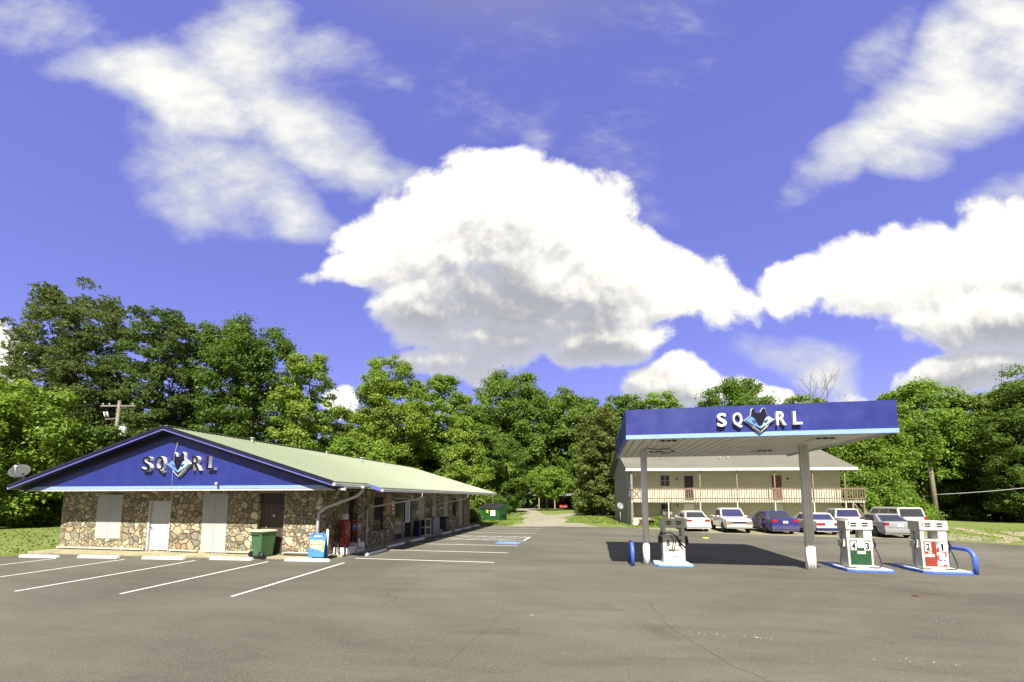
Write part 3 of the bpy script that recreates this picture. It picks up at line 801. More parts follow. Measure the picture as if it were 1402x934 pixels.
    # roof: two slopes of ribbed sheet, the right slope running further out behind the jog
    YB, YE = 13.78, 36.9
    b = MB(); th = .05
    def slope(xa, xb, y0, y1):
        za, zb = roofz(xa), roofz(xb)
        b.hexa([(xa, y0, za - th), (xb, y0, zb - th), (xb, y1, zb - th), (xa, y1, za - th)], [(xa, y0, za), (xb, y0, zb), (xb, y1, zb), (xa, y1, za)])
        n = int((y1 - y0) / .23)
        for k in range(n + 1):
            y = y0 + .03 + k * (y1 - y0 - .06) / n; e = .016; h = .022
            b.hexa([(xa, y - e, za + .002), (xb, y - e, zb + .002), (xb, y + e, zb + .002), (xa, y + e, za + .002)], [(xa, y - e * .4, za + h), (xb, y - e * .4, zb + h), (xb, y + e * .4, zb + h), (xa, y + e * .4, za + h)])
    XE, XE2, YJ = -9.28, -8.7, 16.25
    slope(APX + .001, XE, YB, YE); slope(XE + .001, XE2, YJ, YE); slope(APX - .001, -24.75, YB, YE)
    b.bar((APX, YB, APZ + .02), (APX, YE, APZ + .02), .34, .03)
    rf = b.build('roof', A['roof'], S)
    for (x, y, r, h) in ((-16.3, 17.6, .055, .22), (-15.3, 25.8, .075, .3), (-15.6, 29.4, .05, .22), (-16.2, 23.3, .04, .16)):
        b = MB(); z = roofz(x) - .05; b.tube([(x, y, z), (x, y, z + h)], r, 10); b.tube([(x, y, z + h + .002), (x, y, z + h + .06)], r * 1.7, 10); b.build('vent', A['gutter'], rf)
    # rake trim of the front gable
    def rake(name, x0, x1, y0, y1, dz0, dz1, mat, par=S):
        b = MB()
        lo = [(x0, y0, roofz(x0) + dz0), (x1, y0, roofz(x1) + dz0), (x1, y1, roofz(x1) + dz0), (x0, y1, roofz(x0) + dz0)]
        hi = [(p[0], p[1], p[2] - dz0 + dz1) for p in lo]
        b.hexa(lo, hi); return b.build(name, mat, par)
    for x0, x1 in ((-24.75, APX - .001), (APX + .001, XE)):
        rake('barge_board', x0, x1, 13.74, 13.777, -.165, -.086, A['edgeblue'])
        rake('drip_edge', x0, x1, 13.71, 13.777, -.083, .03, A['navy'])
        rake('eave_lining', x0, x1, 13.779, YG + .05, -.16, -.062, A['navy'])
    for x0, x1 in ((xl + .3, APX - .001), (APX + .001, xr - .3)): rake('rake_shade', x0, x1, YG - .03, YG - .003, -.34, -.165, A['navy'])  # navy strips that paint the overhang's shade onto the gable panel
    rake('barge_board', XE + .005, XE2, YJ - .04, YJ - .002, -.17, -.02, A['edgeblue'])
    # fascia, gutters and downspouts
    b = MB(); b.box(XE - .02, XE + .10, YB - .02, YJ - .05, roofz(XE) - .17, roofz(XE) - .055); b.build('gutter', A['gutter'], S, bevel=.015)
    b = MB(); b.box(XE2 - .02, XE2 + .10, YJ - .02, YE, roofz(XE2) - .175, roofz(XE2) - .055); b.build('gutter', A['gutter'], S, bevel=.015)
    b = MB(); b.box(-24.87, -24.75, YB, YE, roofz(-24.75) - .17, roofz(-24.75) - .055); b.build('gutter', A['gutter'], S, bevel=.015)
    b = MB(); b.box(-11.0, XE - .03, YF + .3, YE - .1, roofz(XE) - .12, roofz(XE) - .10); b.build('eave_lining', A['gutter'], S)
    ze = roofz(XE) - .1
    def spout(pts, r=.05): b = MB(); b.tube(pts, r, 8); b.build('downspout', A['gutter'], S)
    spout([(-9.13, 15.55, ze - .02), (-9.13, 15.55, ze - .2), (-9.3, 15.45, ze - .42), (-10.6, 15.36, 2.02), (-10.86, 15.3, 1.82), (-10.88, 15.28, 1.6), (-10.88, 15.28, .2)], .058)
    for y0, yw in ((20.3, 18.9), (28.2, 27.3), (35.4, 34.6)):
        spout([(-8.63, y0, 2.66), (-8.63, y0, 2.48), (-8.8, y0 - .05, 2.36), (-10.6, yw + .1, 1.98), (-10.82, yw, 1.86), (-10.83, yw, 1.6), (-10.83, yw, .3), (-10.7, yw - .05, .14)], .045)
    b = MB()
    for y in (22.5, 29.5, 36.2): b.tube([(-9.0, y, 0.0), (-9.0, y, roofz(-9.0) - .07)], .04, 8)
    # conduit on the front
    b = MB(); b.tube([(-11.1, 15.30, .5), (-11.1, 15.3, .3), (-11.3, 15.3, .215), (-12.4, 15.3, .205)], .03, 8); b.build('conduit', A['gutter'], S)
    b = MB(); b.tube([(-16.52, 14.12, 4.90), (-16.47, 13.93, 4.1), (-16.45, 13.9, 3.2), (-16.5, 13.95, 2.72), (-17.1, 14.5, 2.3), (-17.75, 15.3, 1.8), (-17.65, 15.36, 1.5)], .0055, 5); b.build('hanging_wire', A['gutter'], S)
    b = MB(); b.tube([(-14.49, 14.13, 2.86), (-14.49, 14.05, 2.9)], .02, 6); b.lathe([(.0, 0), (.05, .02), (.06, .09), (.03, .13), (0, .14)], Matrix.Translation((-14.49, 14.02, 2.88)), 10); b.build('lamp', A['gutter'], S)
build_store()

channel_sign('gable_sign', 'raised dark-faced letters and animal-face emblem on the blue shop gable', 14.148,
    [('S', -18.12, -17.68, 3.47, 4.08), ('Q', -17.45, -17.03, 3.40, 4.08), ('R', -15.69, -15.29, 3.49, 4.06), ('L', -14.99, -14.63, 3.50, 4.05)],
    (-16.35, 3.745, 1.1), .15, A['letterwhite'], A['letterdark'])

# satellite dish on the low left corner of the roof
def build_dish():
    D = thing('satellite_dish', 'grey satellite dish on the low left corner of the shop roof', 'satellite dish', (-24.45, 14.0, roofz(-24.45)))
    WOFF[D.name] = Vector((-24.45, 14.0, roofz(-24.45)))
    z0 = roofz(-24.45)
    M = Matrix.Translation((-24.5, 13.95, z0 + .5)) @ Euler((R(58), R(0), R(35))).to_matrix().to_4x4()
    b = MB(); b.lathe([(.0, 0), (.13, .012), (.24, .04), (.34, .09), (.35, .095), (.34, .10), (.24, .052), (.13, .024), (.0, .012)], M, 22); b.build('reflector', plain('dish_grey', (.035, .035, .037), .7), D)
    b = MB(); b.tube([(-24.45, 14.0, z0), (-24.45, 14.03, z0 + .45)], .03, 8); b.tube([(-24.3, 14.4, z0 - .02), (-24.45, 14.02, z0 + .3)], .018, 6); b.tube([(-24.0, 14.0, z0 + .1), (-24.45, 14.02, z0 + .3)], .018, 6); b.build('mast', A['steel'], D)
    f = M @ Vector((0, .0, .46)); g = M @ Vector((0, -.40, .09))
    b = MB(); b.tube([g, f], .016, 6); b.build('feed_arm', A['steel'], D)
    b = MB(); b.tube([f, f + (M.to_3x3() @ Vector((0, .0, -.1)))], .045, 8); b.build('receiver', A['paper'], D)
build_dish()

# ------------------------------------------------------------------ wheel stops
def wheel_stop_mesh():
    b = MB(); L = 1.8
    sec = [(-.075, 0), (.075, 0), (.075, .05), (.05, .115), (-.05, .115), (-.075, .05)]
    b.prism([(-L / 2, y, z) for y, z in sec], (L, 0, 0))
    for i, v in enumerate(b.v):
        if v[2] > .1: b.v[i] = (v[0] * .955, v[1], v[2])
    return b
FS = [(-22.12, 13.45, 'white wheel stop before the grass, farthest from the shop door'), (-19.58, 13.78, 'white wheel stop below the small boarded window of the stone front'),
      (-16.67, 14.0, 'white wheel stop between the white door and the tall boarded opening'), (-13.92, 14.36, 'white wheel stop just in front of the green wheeled bin'),
      (-10.78, 14.6, 'white wheel stop in front of the lottery board at the shop corner')]
SS = [(-9.42, 17.3, 'brightly lit white wheel stop, nearest of the row along the shop side'), (-9.87, 20.1, 'half shaded white wheel stop, second of the row along the shop side'),
      (-9.9, 22.82, 'shaded wheel stop opposite the glass entrance, third along the shop side'), (-9.95, 27.8, 'wheel stop just beyond the hatched bay, by the dark bin'),
      (-9.97, 30.3, 'wheel stop second beyond the hatched bay on the shop side'), (-9.97, 32.6, 'small-looking wheel stop next to last along the shop side'),
      (-10.0, 35.2, 'wheel stop at the far end of the shop, nearest the dumpster')]
ws = None
for i, (x, y, lab) in enumerate(FS + SS):
    front = i < len(FS)
    if ws is None:
        ws = wheel_stop_mesh().build('wheel_stop', A['white'], local=True, bevel=.012); o = ws
    else:
        o = ws.copy(); col.objects.link(o)
    tag(o, lab, 'wheel stop', 'white wheel stops in front of the shop' if front else 'white wheel stops along the shop side')
    o.location = (x, y, .001); o.rotation_euler = (0, 0, R(3.5 + (i % 3) * .7) if front else R(90 + (.0, 2.2, .4, -.5)[i % 4]))

# ------------------------------------------------------------------ things by the shop
def wheelie_bin():
    B = thing('wheelie_bin', 'green wheeled bin with pale lid by the plank door', 'wheelie bin', (-13.05, 14.93, .085), R(-14))
    b = MB(); b.hexa([(-.24, -.27, .03), (.24, -.27, .03), (.24, .24, .03), (-.24, .24, .03)], [(-.31, -.36, .98), (.31, -.36, .98), (.31, .32, .98), (-.31, .32, .98)])
    b.box(-.335, .335, -.385, .345, .93, .985)
    body = b.build('body', A['bingreen'], B, bevel=.03)
    b = MB(); b.box(-.14, -.02, -.352, -.345, .80, .86); b.build('label', A['paper'], body)
    b = MB(); b.hexa([(-.335, -.39, .99), (.335, -.39, .99), (.335, .36, .99), (-.335, .36, .99)], [(-.29, -.34, 1.05), (.29, -.34, 1.05), (.29, .34, 1.07), (-.29, .34, 1.07)]); b.build('lid', A['binlid'], B, bevel=.02)
    for s in (-1, 1):
        M = Matrix.Translation((s * .27, .27 - .33 * (s < 0) * 0, .12)) @ Matrix.Rotation(R(90), 4, 'Y')
        b = MB(); b.lathe([(.10, -.03), (.12, -.025), (.12, .025), (.10, .03)], M, 16); w = b.build('wheel', A['tyre'], B)
        b = MB()
        for k in range(5):
            a = k * 6.283 / 5; b.bar(M @ Vector((0, 0, -.035 if s < 0 else .035)), M @ Vector((.085 * math.cos(a), .085 * math.sin(a), -.035 if s < 0 else .035)), .025, .012)
        b.build('spokes', A['grey'], w)
    b = MB(); b.tube([(-.25, .36, .95), (-.25, .42, .97), (.25, .42, .97), (.25, .36, .95)], .018, 6); b.build('handle', A['bingreen'], B)
    return B
B_ = wheelie_bin(); B_.rotation_euler = (0, 0, R(168))

def lottery_board():
    B = thing('lottery_board', 'blue and lime sandwich board reading play here at the shop corner', 'sandwich board', (-10.62, 14.98, .10), R(6))
    tilt = Matrix.Rotation(R(-9), 4, 'X')
    b = MB(); b.tbox(Matrix.Translation((0, -.14, .0)) @ tilt @ Matrix.Translation((0, 0, .49)), .64, .025, .92); b.tbox(Matrix.Translation((0, .16, .0)) @ Matrix.Rotation(R(9), 4, 'X') @ Matrix.Translation((0, 0, .49)), .64, .025, .92)
    p = b.build('panel', A['printblue'], B, bevel=.006)
    F = Matrix.Translation((0, -.14, 0)) @ tilt
    def onface(z, d=.014): return F @ Matrix.Translation((0, -d, z)) @ Matrix(((1, 0, 0, 0), (0, 0, -1, 0), (0, 1, 0, 0), (0, 0, 0, 1)))
    b = MB(); M = onface(0); b.add([M @ Vector((x, y, 0)) for x, y in ((-.29, .40), (-.1, .34), (.12, .30), (.29, .22), (.29, .66), (.15, .69), (-.12, .68), (-.29, .70))], [tuple(range(8))]); b.build('print', A['lime'], p)
    for word, z in (('PLAY', .52), ('HERE', .36)):
        b = MB(); lettering(b, word, onface(z - .015, .016), .52, .165, .002, .07, 1); lettering(b, word, onface(z, .019), .46, .13, .003, .02, 0); b.build('lettering', [A['letterwhite'], A['letterdark']], p)
    b = MB(); b.add([onface(.80, .016) @ Vector((x, y, 0)) for x, y in ((-.17, 0), (.15, .01), (.17, .05), (-.15, .045))], [(0, 1, 2, 3)]); b.build('print', A['letterwhite'], p)
    b = MB(); b.tube([(-.2, -.14, .93), (-.2, .02, 1.0), (-.2, .16, .93)], .012, 6); b.build('hinge', A['steel'], B); b = MB(); b.tube([(.2, -.14, .93), (.2, .02, 1.0), (.2, .16, .93)], .012, 6); b.build('hinge', A['steel'], B)
lottery_board()

b = MB(); b.tube([(-10.62, 15.55, .02), (-10.62, 15.55, 1.12)], .05, 12); b.lathe([(.05, 1.12), (.04, 1.15), (.0, 1.165)], Matrix.Translation((-10.62, 15.55, 0)), 12)
tag(b.build('bollard', A['white']), 'white pipe bollard behind the blue sandwich board', 'bollard')

def vacuum_machine():
    V = thing('vacuum_machine', 'red car vacuum cylinder with a pale cap on a white concrete base', 'vacuum machine', (-10.5, 16.55, 0))
    WOFF[V.name] = Vector((-10.5, 16.55, 0))
    x, y = -10.5, 16.55
    b = MB(); b.box(x - .3, x + .34, y - .32, y + .36, .0, .34); b.build('base', A['white'], V, bevel=.03)
    M = Matrix.Translation((x, y, 0))
    b = MB(); b.lathe([(.20, .38), (.23, .42), (.23, .75), (.24, .76), (.24, .80), (.23, .81), (.23, 1.30), (.21, 1.42), (.15, 1.48)], M, 20); c = b.build('cylinder', A['red'], V)
    b = MB(); b.lathe([(.05, 1.485), (.155, 1.49), (.155, 1.68), (.13, 1.72), (.0, 1.74)], M, 16); b.build('cap', A['gutter'], V)
    b = MB()
    for k, (a, h) in enumerate(((-.35, .10), (-.15, .13), (.05, .16), (.25, .12), (.42, .1))):
        pass
    b.tube([(x + .236 * math.cos(a), y + .236 * math.sin(a), z) for a, z in ((-1.0, .92), (-.8, 1.02), (-.6, .96), (-.45, 1.1), (-.25, 1.06), (-.1, 1.2))], .012, 5, 0); b.build('lettering', A['yellow'], c)
    b = MB(); b.tube([(x + .1, y - .24, 1.2), (x + .16, y - .34, 1.32), (x + .22, y - .38, 1.1), (x + .26, y - .4, .6), (x + .3, y - .42, .2), (x + .34, y - .52, .05), (x + .22, y - .6, .04), (x + .05, y - .5, .2), (x - .03, y - .4, .6), (x - .02, y - .32, 1.0), (x, y - .25, 1.15)], .03, 7); b.build('hose', A['black'], V)
    W = thing('air_pump', 'small tyre air box with red sticker on a white block beside the vacuum', 'air pump', (-10.45, 17.4, 0))
    WOFF[W.name] = Vector((-10.45, 17.4, 0)); x, y = -10.45, 17.4
    b = MB(); b.box(x - .25, x + .25, y - .3, y + .3, 0, .45); b.build('base', A['white'], W, bevel=.02)
    b = MB(); b.box(x - .05, x + .05, y - .05, y + .05, .45, .88); b.build('post', A['darkgrey'], W)
    b = MB(); b.box(x - .13, x + .13, y - .2, y + .2, .88, 1.36); h = b.build('housing', A['red'], W, bevel=.02)
    b = MB(); b.box(x + .131, x + .135, y - .11, y + .11, .98, 1.28); b.box(x - .09, x + .09, y - .205, y - .201, .98, 1.28); b.build('sticker', A['printblue'], h)
    b = MB(); lettering(b, 'AIR', face_south(x, y - .206, 1.12), .13, .08, .003, .02); b.build('lettering', A['paper'], h); b = MB(); lettering(b, 'AIR', face_east(x + .136, y, 1.12), .15, .08, .003, .02); b.build('lettering', A['paper'], h)
    b = MB(); b.tube([(x + .1, y - .2, .9), (x + .16, y - .26, .6), (x + .27, y - .3, .35), (x + .28, y - .2, .2), (x + .28, y + .05, .25)], .014, 6); b.build('hose', A['black'], W)
    b = MB(); b.tube([(x + .16, y - .05, .45), (x + .16, y - .05, .62)], .05, 8); b.build('cup', A['paper'], W)
vacuum_machine()

def wall_poster(name, y0, y1, z0, z1, mat, label, extra=None):
    P = thing(name, label, 'poster', (-10.89, (y0 + y1) / 2, z0)); WOFF[P.name] = Vector((-10.89, (y0 + y1) / 2, z0))
    b = MB(); b.box(-10.885, -10.872, y0, y1, z0, z1); p = b.build('sheet', mat, P)
    if extra: extra(p)
def ext(p):
    b = MB(); b.box(-10.871, -10.868, 21.5, 21.8, 1.92, 2.24); b.box(-10.871, -10.868, 21.52, 21.78, 1.74, 1.86); b.build('print', A['paper'], p)
wall_poster('notice_board', 20.85, 21.42, 1.55, 2.6, A['tan'], 'tan board fixed to the stone beside the shop entrance')
wall_poster('poster', 21.46, 21.86, 1.66, 2.32, A['red'], 'red framed notice between the tan board and the glass entrance', ext)
def ext2(p):
    b = MB()
    for k in range(4): b.box(-10.871, -10.868, 23.29 + k * .12, 23.35 + k * .12, 1.05, 2.2)
    b.build('print', A['grey'], p)
wall_poster('door_poster', 23.22, 23.85, .98, 2.28, A['paper'], 'tall white striped poster on the shop entrance door', ext2)
b = MB(); b.box(-10.8, -10.5, 24.4, 24.75, .075, .95); b.box(-10.81, -10.49, 24.39, 24.76, .951, 1.0)
tag(b.build('newspaper_box', A['darkblue'], bevel=.01), 'dark blue newspaper box right of the glass entrance', 'newspaper box')
def cage():
    C = thing('gas_bottle_cage', 'pale framed cage of dark shelves against the shop side wall', 'cage', (-10.55, 25.4, .08)); WOFF[C.name] = Vector((-10.55, 25.4, .08))
    x0, x1, y0, y1 = -10.82, -10.36, 25.0, 25.85; b = MB()
    for x in (x0, x1):
        for y in (y0, y1): b.box(x - .025, x + .025, y - .025, y + .025, .08, 1.12)
    for z in (.1, .58, 1.09):
        for x in (x0, x1): b.box(x - .02, x + .02, y0 + .025, y1 - .025, z - .03, z + .03)
        for y in (y0, y1): b.box(x0 + .025, x1 - .025, y - .02, y + .02, z - .03, z + .03)
    b.build('frame', A['binlid'], C)
    for z in (.13, .61): b = MB(); b.box(x0 + .03, x1 - .03, y0 + .04, y1 - .04, z + .01, z + .40); b.build('compartment', A['black'], C)
cage()
b = MB(); b.box(-10.8, -10.3, 26.2, 27.3, .075, 1.1); b.box(-10.82, -10.28, 26.18, 27.32, 1.102, 1.16)
tag(b.build('ice_chest', plain('ice_grey', (.20, .21, .27), .5, grime=.3), bevel=.02), 'grey chest against the shop side wall beyond the pale cage', 'ice chest')
b = MB(); b.box(-10.75, -10.35, 27.55, 28.05, .075, .28); b.box(-10.75, -10.55, 27.56, 28.04, .282, .46)
tag(b.build('doorstep', A['concrete'], bevel=.015), 'small pale concrete steps under a boarded side opening', 'steps')
def dark_bin():
    B = thing('waste_bin', 'dark square waste bin under the eave near the hatched bay', 'bin', (-10.5, 28.6, .075)); WOFF[B.name] = Vector((-10.5, 28.6, .075))
    b = MB(); b.hexa([(-10.78, 28.3, .08), (-10.22, 28.3, .08), (-10.22, 28.95, .08), (-10.78, 28.95, .08)], [(-10.8, 28.26, .95), (-10.2, 28.26, .95), (-10.2, 28.98, .95), (-10.8, 28.98, .95)]); b.build('body', A['darkgrey'], B, bevel=.02)
    b = MB(); b.hexa([(-10.82, 28.24, .96), (-10.18, 28.24, .96), (-10.18, 29.0, .96), (-10.82, 29.0, .96)], [(-10.7, 28.36, 1.1), (-10.3, 28.36, 1.1), (-10.3, 28.88, 1.1), (-10.7, 28.88, 1.1)]); b.build('lid', A['black'], B, bevel=.015)
dark_bin()

def dumpster():
    D = thing('dumpster', 'green dumpster with black sloping lids beside weeds past the shop', 'dumpster', (-10.9, 44.6, 0), R(-16))
    b = MB()
    for (x0, x1, y0, y1) in ((-1.35, 1.35, -.8, -.76), (-1.35, 1.35, .76, .8), (-1.35, -1.31, -.759, .759), (1.31, 1.35, -.759, .759)):
        zt0 = 1.25 if y0 < 0 and y1 < 0 else 1.7
        if x1 - x0 > 1: b.box(x0, x1, y0, y1, .12, zt0)
        else: b.add([(x, y, z) for x in (x0, x1) for (y, z) in ((y0, .12), (y1, .12), (y1, 1.7), (y0, 1.25))], [(0, 1, 2, 3), (7, 6, 5, 4), (0, 4, 5, 1), (1, 5, 6, 2), (2, 6, 7, 3), (3, 7, 4, 0)])
    b.box(-1.31, 1.31, -.76, .76, .12, .16)
    for x in (-.9, -.3, .3, .9): b.box(x - .04, x + .04, -.84, -.801, .14, 1.2)
    b.box(-1.39, 1.39, -.85, -.801, 1.19, 1.25); b.box(-1.37, 1.37, -.83, .83, .06, .118)
    body = b.build('body', A['dumpgreen'], D)
    for s in (-1, 1):
        b = MB(); b.hexa([(s * .68 - .66, -.88, 1.27), (s * .68 + .66, -.88, 1.27), (s * .68 + .66, .82, 1.74), (s * .68 - .66, .82, 1.74)], [(s * .68 - .66, -.88, 1.31), (s * .68 + .66, -.88, 1.31), (s * .68 + .66, .82, 1.80), (s * .68 - .66, .82, 1.80)]); b.build('lid', A['black'], D)
        b = MB(); b.box(s * 1.35 + (.002 if s > 0 else -.16), s * 1.35 + (.16 if s > 0 else -.002), -.5, .3, .68, .9); b.build('fork_pocket', A['dumpgreen'], D)
    b = MB(); b.box(.28, .86, -.806, -.802, .55, 1.1); b.box(.28, .86, -.862, -.852, .55, 1.12); b.build('notice', A['paper'], body)
    b = MB(); b.box(-.22, .02, -.862, -.852, .85, 1.14); b.build('warning_sticker', A['yellow'], body); b = MB(); b.box(-1.362, -1.352, -.2, .1, 1.1, 1.35); b.build('warning_sticker', A['yellow'], body)
dumpster()
for x, y, lab in ((-10.3, 37.3, None),):
    b = MB(); b.tube([(x, y, 0), (x, y, 1.0)], .03, 8); b.box(x - .12, x + .12, y - .08, y + .08, .55, .95)
    tag(b.build('meter_post', A['grey']), 'small grey meter on a post at the far end of the shop', 'meter')

# ------------------------------------------------------------------ fuel canopy
CX0, CX1, CY0, CY1, CZ0, CZ1 = .95, 8.07, 13.1, 19.8, 4.16, 5.06
def build_canopy():
    C = thing('fuel_canopy', 'flat blue-fascia fuel canopy on two steel posts', 'canopy', (4.58, 16.3, 0)); WOFF[C.name] = Vector((4.58, 16.3, 0))
    b = MB()
    b.box(CX0, CX1, CY0, CY0 + .05, CZ0 + .125, CZ1)
    b.build('front_fascia', A['blue'], C)
    b = MB(); b.box(CX0 - .005, CX1 + .005, CY0 - .012, CY0 + .05, CZ0, CZ0 + .123); b.build('front_stripe', A['skyblue'], C)
    # side fascias of upright panels with gaps between them, back left open as in the photo
    for x, s in ((CX0, 1), (CX1 - .05, -1)):
        b = MB(); n = 5; w = (CY1 - CY0 - .06) / n
        for k in range(n): b.box(x + (.02 if k % 2 else 0), x + .05 + (.02 if k % 2 else 0), CY0 + .052 + k * w, CY0 + .052 + (k + 1) * w - .03, CZ0 + .125, CZ1 - (.0 if k % 2 == 0 else .03))
        f = b.build('side_fascia', A['blue'], C)
        b = MB(); b.box(x + .0, x + .05, CY0 + .052, CY1, CZ0 + .0, CZ0 + .121); b.build('side_stripe', A['edgeblue'], f)
    for x in (CX0 + .0765, CX1 - .0765): b = MB(); b.box(x - .005, x + .005, CY0 + .055, CY1 - .05, CZ0 + .004, CZ0 + .058); b.build('side_liner', A['soffit'], C)
    b = MB(); b.box(CX0 + .052, CX1 - .052, CY1 - .04, CY1, CZ0 + .22, CZ1 - .06); b.build('back_fascia', A['navy'], C)
    # deck: ribbed pans running front to back
    b = MB(); n = 24; w = (CX1 - CX0 - .1) / n
    for k in range(n):
        x = CX0 + .05 + k * w
        b.box(x + .012, x + w * .78, CY0 + .055, CY1 - .05, CZ0 + .06, CZ0 + .085)
        b.box(x + w * .78, x + w * .82, CY0 + .055, CY1 - .05, CZ0 + .062, CZ0 + .15)
        b.box(x + w * .96, x + w + .01, CY0 + .055, CY1 - .05, CZ0 + .062, CZ0 + .15)
        b.box(x + w * .78, x + w + .012, CY0 + .055, CY1 - .05, CZ0 + .151, CZ0 + .17)
    b.build('deck', A['soffit'], C)
    b = MB(); b.box(CX0 + .1, CX1 - .1, 16.2, 16.4, CZ0 + .175, CZ0 + .5)
    for x in (1.79, 7.11): b.box(x - .1, x + .1, CY0 + .1, CY1 - .1, CZ0 + .505, CZ0 + .75)
    b.build('beams', A['grey'], C)
    b = MB(); b.box(CX0 + .06, CX1 - .06, CY0 + .06, CY1 - .06, CZ1 - .12, CZ1 - .08); b.build('top_sheet', A['steel'], C)
    for (x, y) in ((2.31, 14.3), (6.87, 14.6), (6.4, 18.0), (2.4, 17.6)):
        b = MB(); b.box(x - .28, x + .28, y - .28, y + .28, CZ0 + .0, CZ0 + .058); f = b.build('light_fitting', A['soffit'], C, bevel=.01)
        b = MB(); b.box(x - .2, x + .2, y - .2, y + .2, CZ0 - .012, CZ0 - .002); b.build('lens', A['paper'], f)
        b = MB()
        for k in range(3): b.box(x - .24 + k * .18, x - .12 + k * .18, y - .33, y - .285, CZ0 + .02, CZ0 + .056)
        b.build('vent_slot', A['black'], f)
    # left post: plain tube; right post: fluted steel
    b = MB(); b.tube([(1.79, 16.32, .0), (1.79, 16.32, CZ0 + .08)], .115, 18); p = b.build('post', A['greypost'], C, label='plain round grey post with white painted foot')
    b = MB(); b.tube([(1.79, 16.32, .0), (1.79, 16.32, .80)], .122, 18); b.build('painted_foot', A['letterwhite'], p)
    b = MB(); c = MB()
    for k in range(3):
        for j in range(2):
            x = 7.11 + (k - 1) * .088; y = 16.26 + (j - .5) * .10
            b.tube([(x, y, 0), (x, y, CZ0 + .08)], .05, 12); c.tube([(x, y, 0), (x, y, .74 + .03 * ((k + j) % 2))], .055, 12)
    p = b.build('post', A['greypost'], C, label='fluted grey post with white painted foot'); c.build('painted_foot', A['letterwhite'], p)
    b = MB()
    for x, r, h in ((6.02, .05, .34), (6.22, .05, .26)):
        y = 18.4; b.tube([(x, y, CZ1 - .1), (x, y, CZ1 + h)], r, 10)
    v = b.build('vent_pipe', A['soffit'], C)
    b = MB()
    for x, r, h in ((6.02, .09, .34), (6.22, .085, .26)): b.lathe([(r * .6, CZ1 + h - .02), (r, CZ1 + h + .02), (r, CZ1 + h + .08), (r * .5, CZ1 + h + .14), (.0, CZ1 + h + .15)], Matrix.Translation((x, 18.4, 0)), 12)
    b.build('vent_cap', A['rust'], v)
    b = MB(); b.tube([(1.9, 16.0, CZ0 + .05), (2.2, 15.6, CZ0 - .06), (2.6, 15.9, CZ0 + .02), (2.9, 16.4, CZ0 - .05), (2.5, 16.8, CZ0 - .08)], .016, 5); b.build('loose_cable', A['black'], C)
build_canopy()
channel_sign('canopy_sign', 'raised white letters and animal-face emblem on the blue canopy fascia', CY0 - .001,
    [('S', 3.50, 3.745, 4.45, 4.84), ('Q', 3.92, 4.165, 4.41, 4.84), ('R', 5.05, 5.295, 4.44, 4.83), ('L', 5.48, 5.70, 4.45, 4.82)],
    (4.615, 4.60, .80), .12, A['letterwhite'], A['letterwhite'])

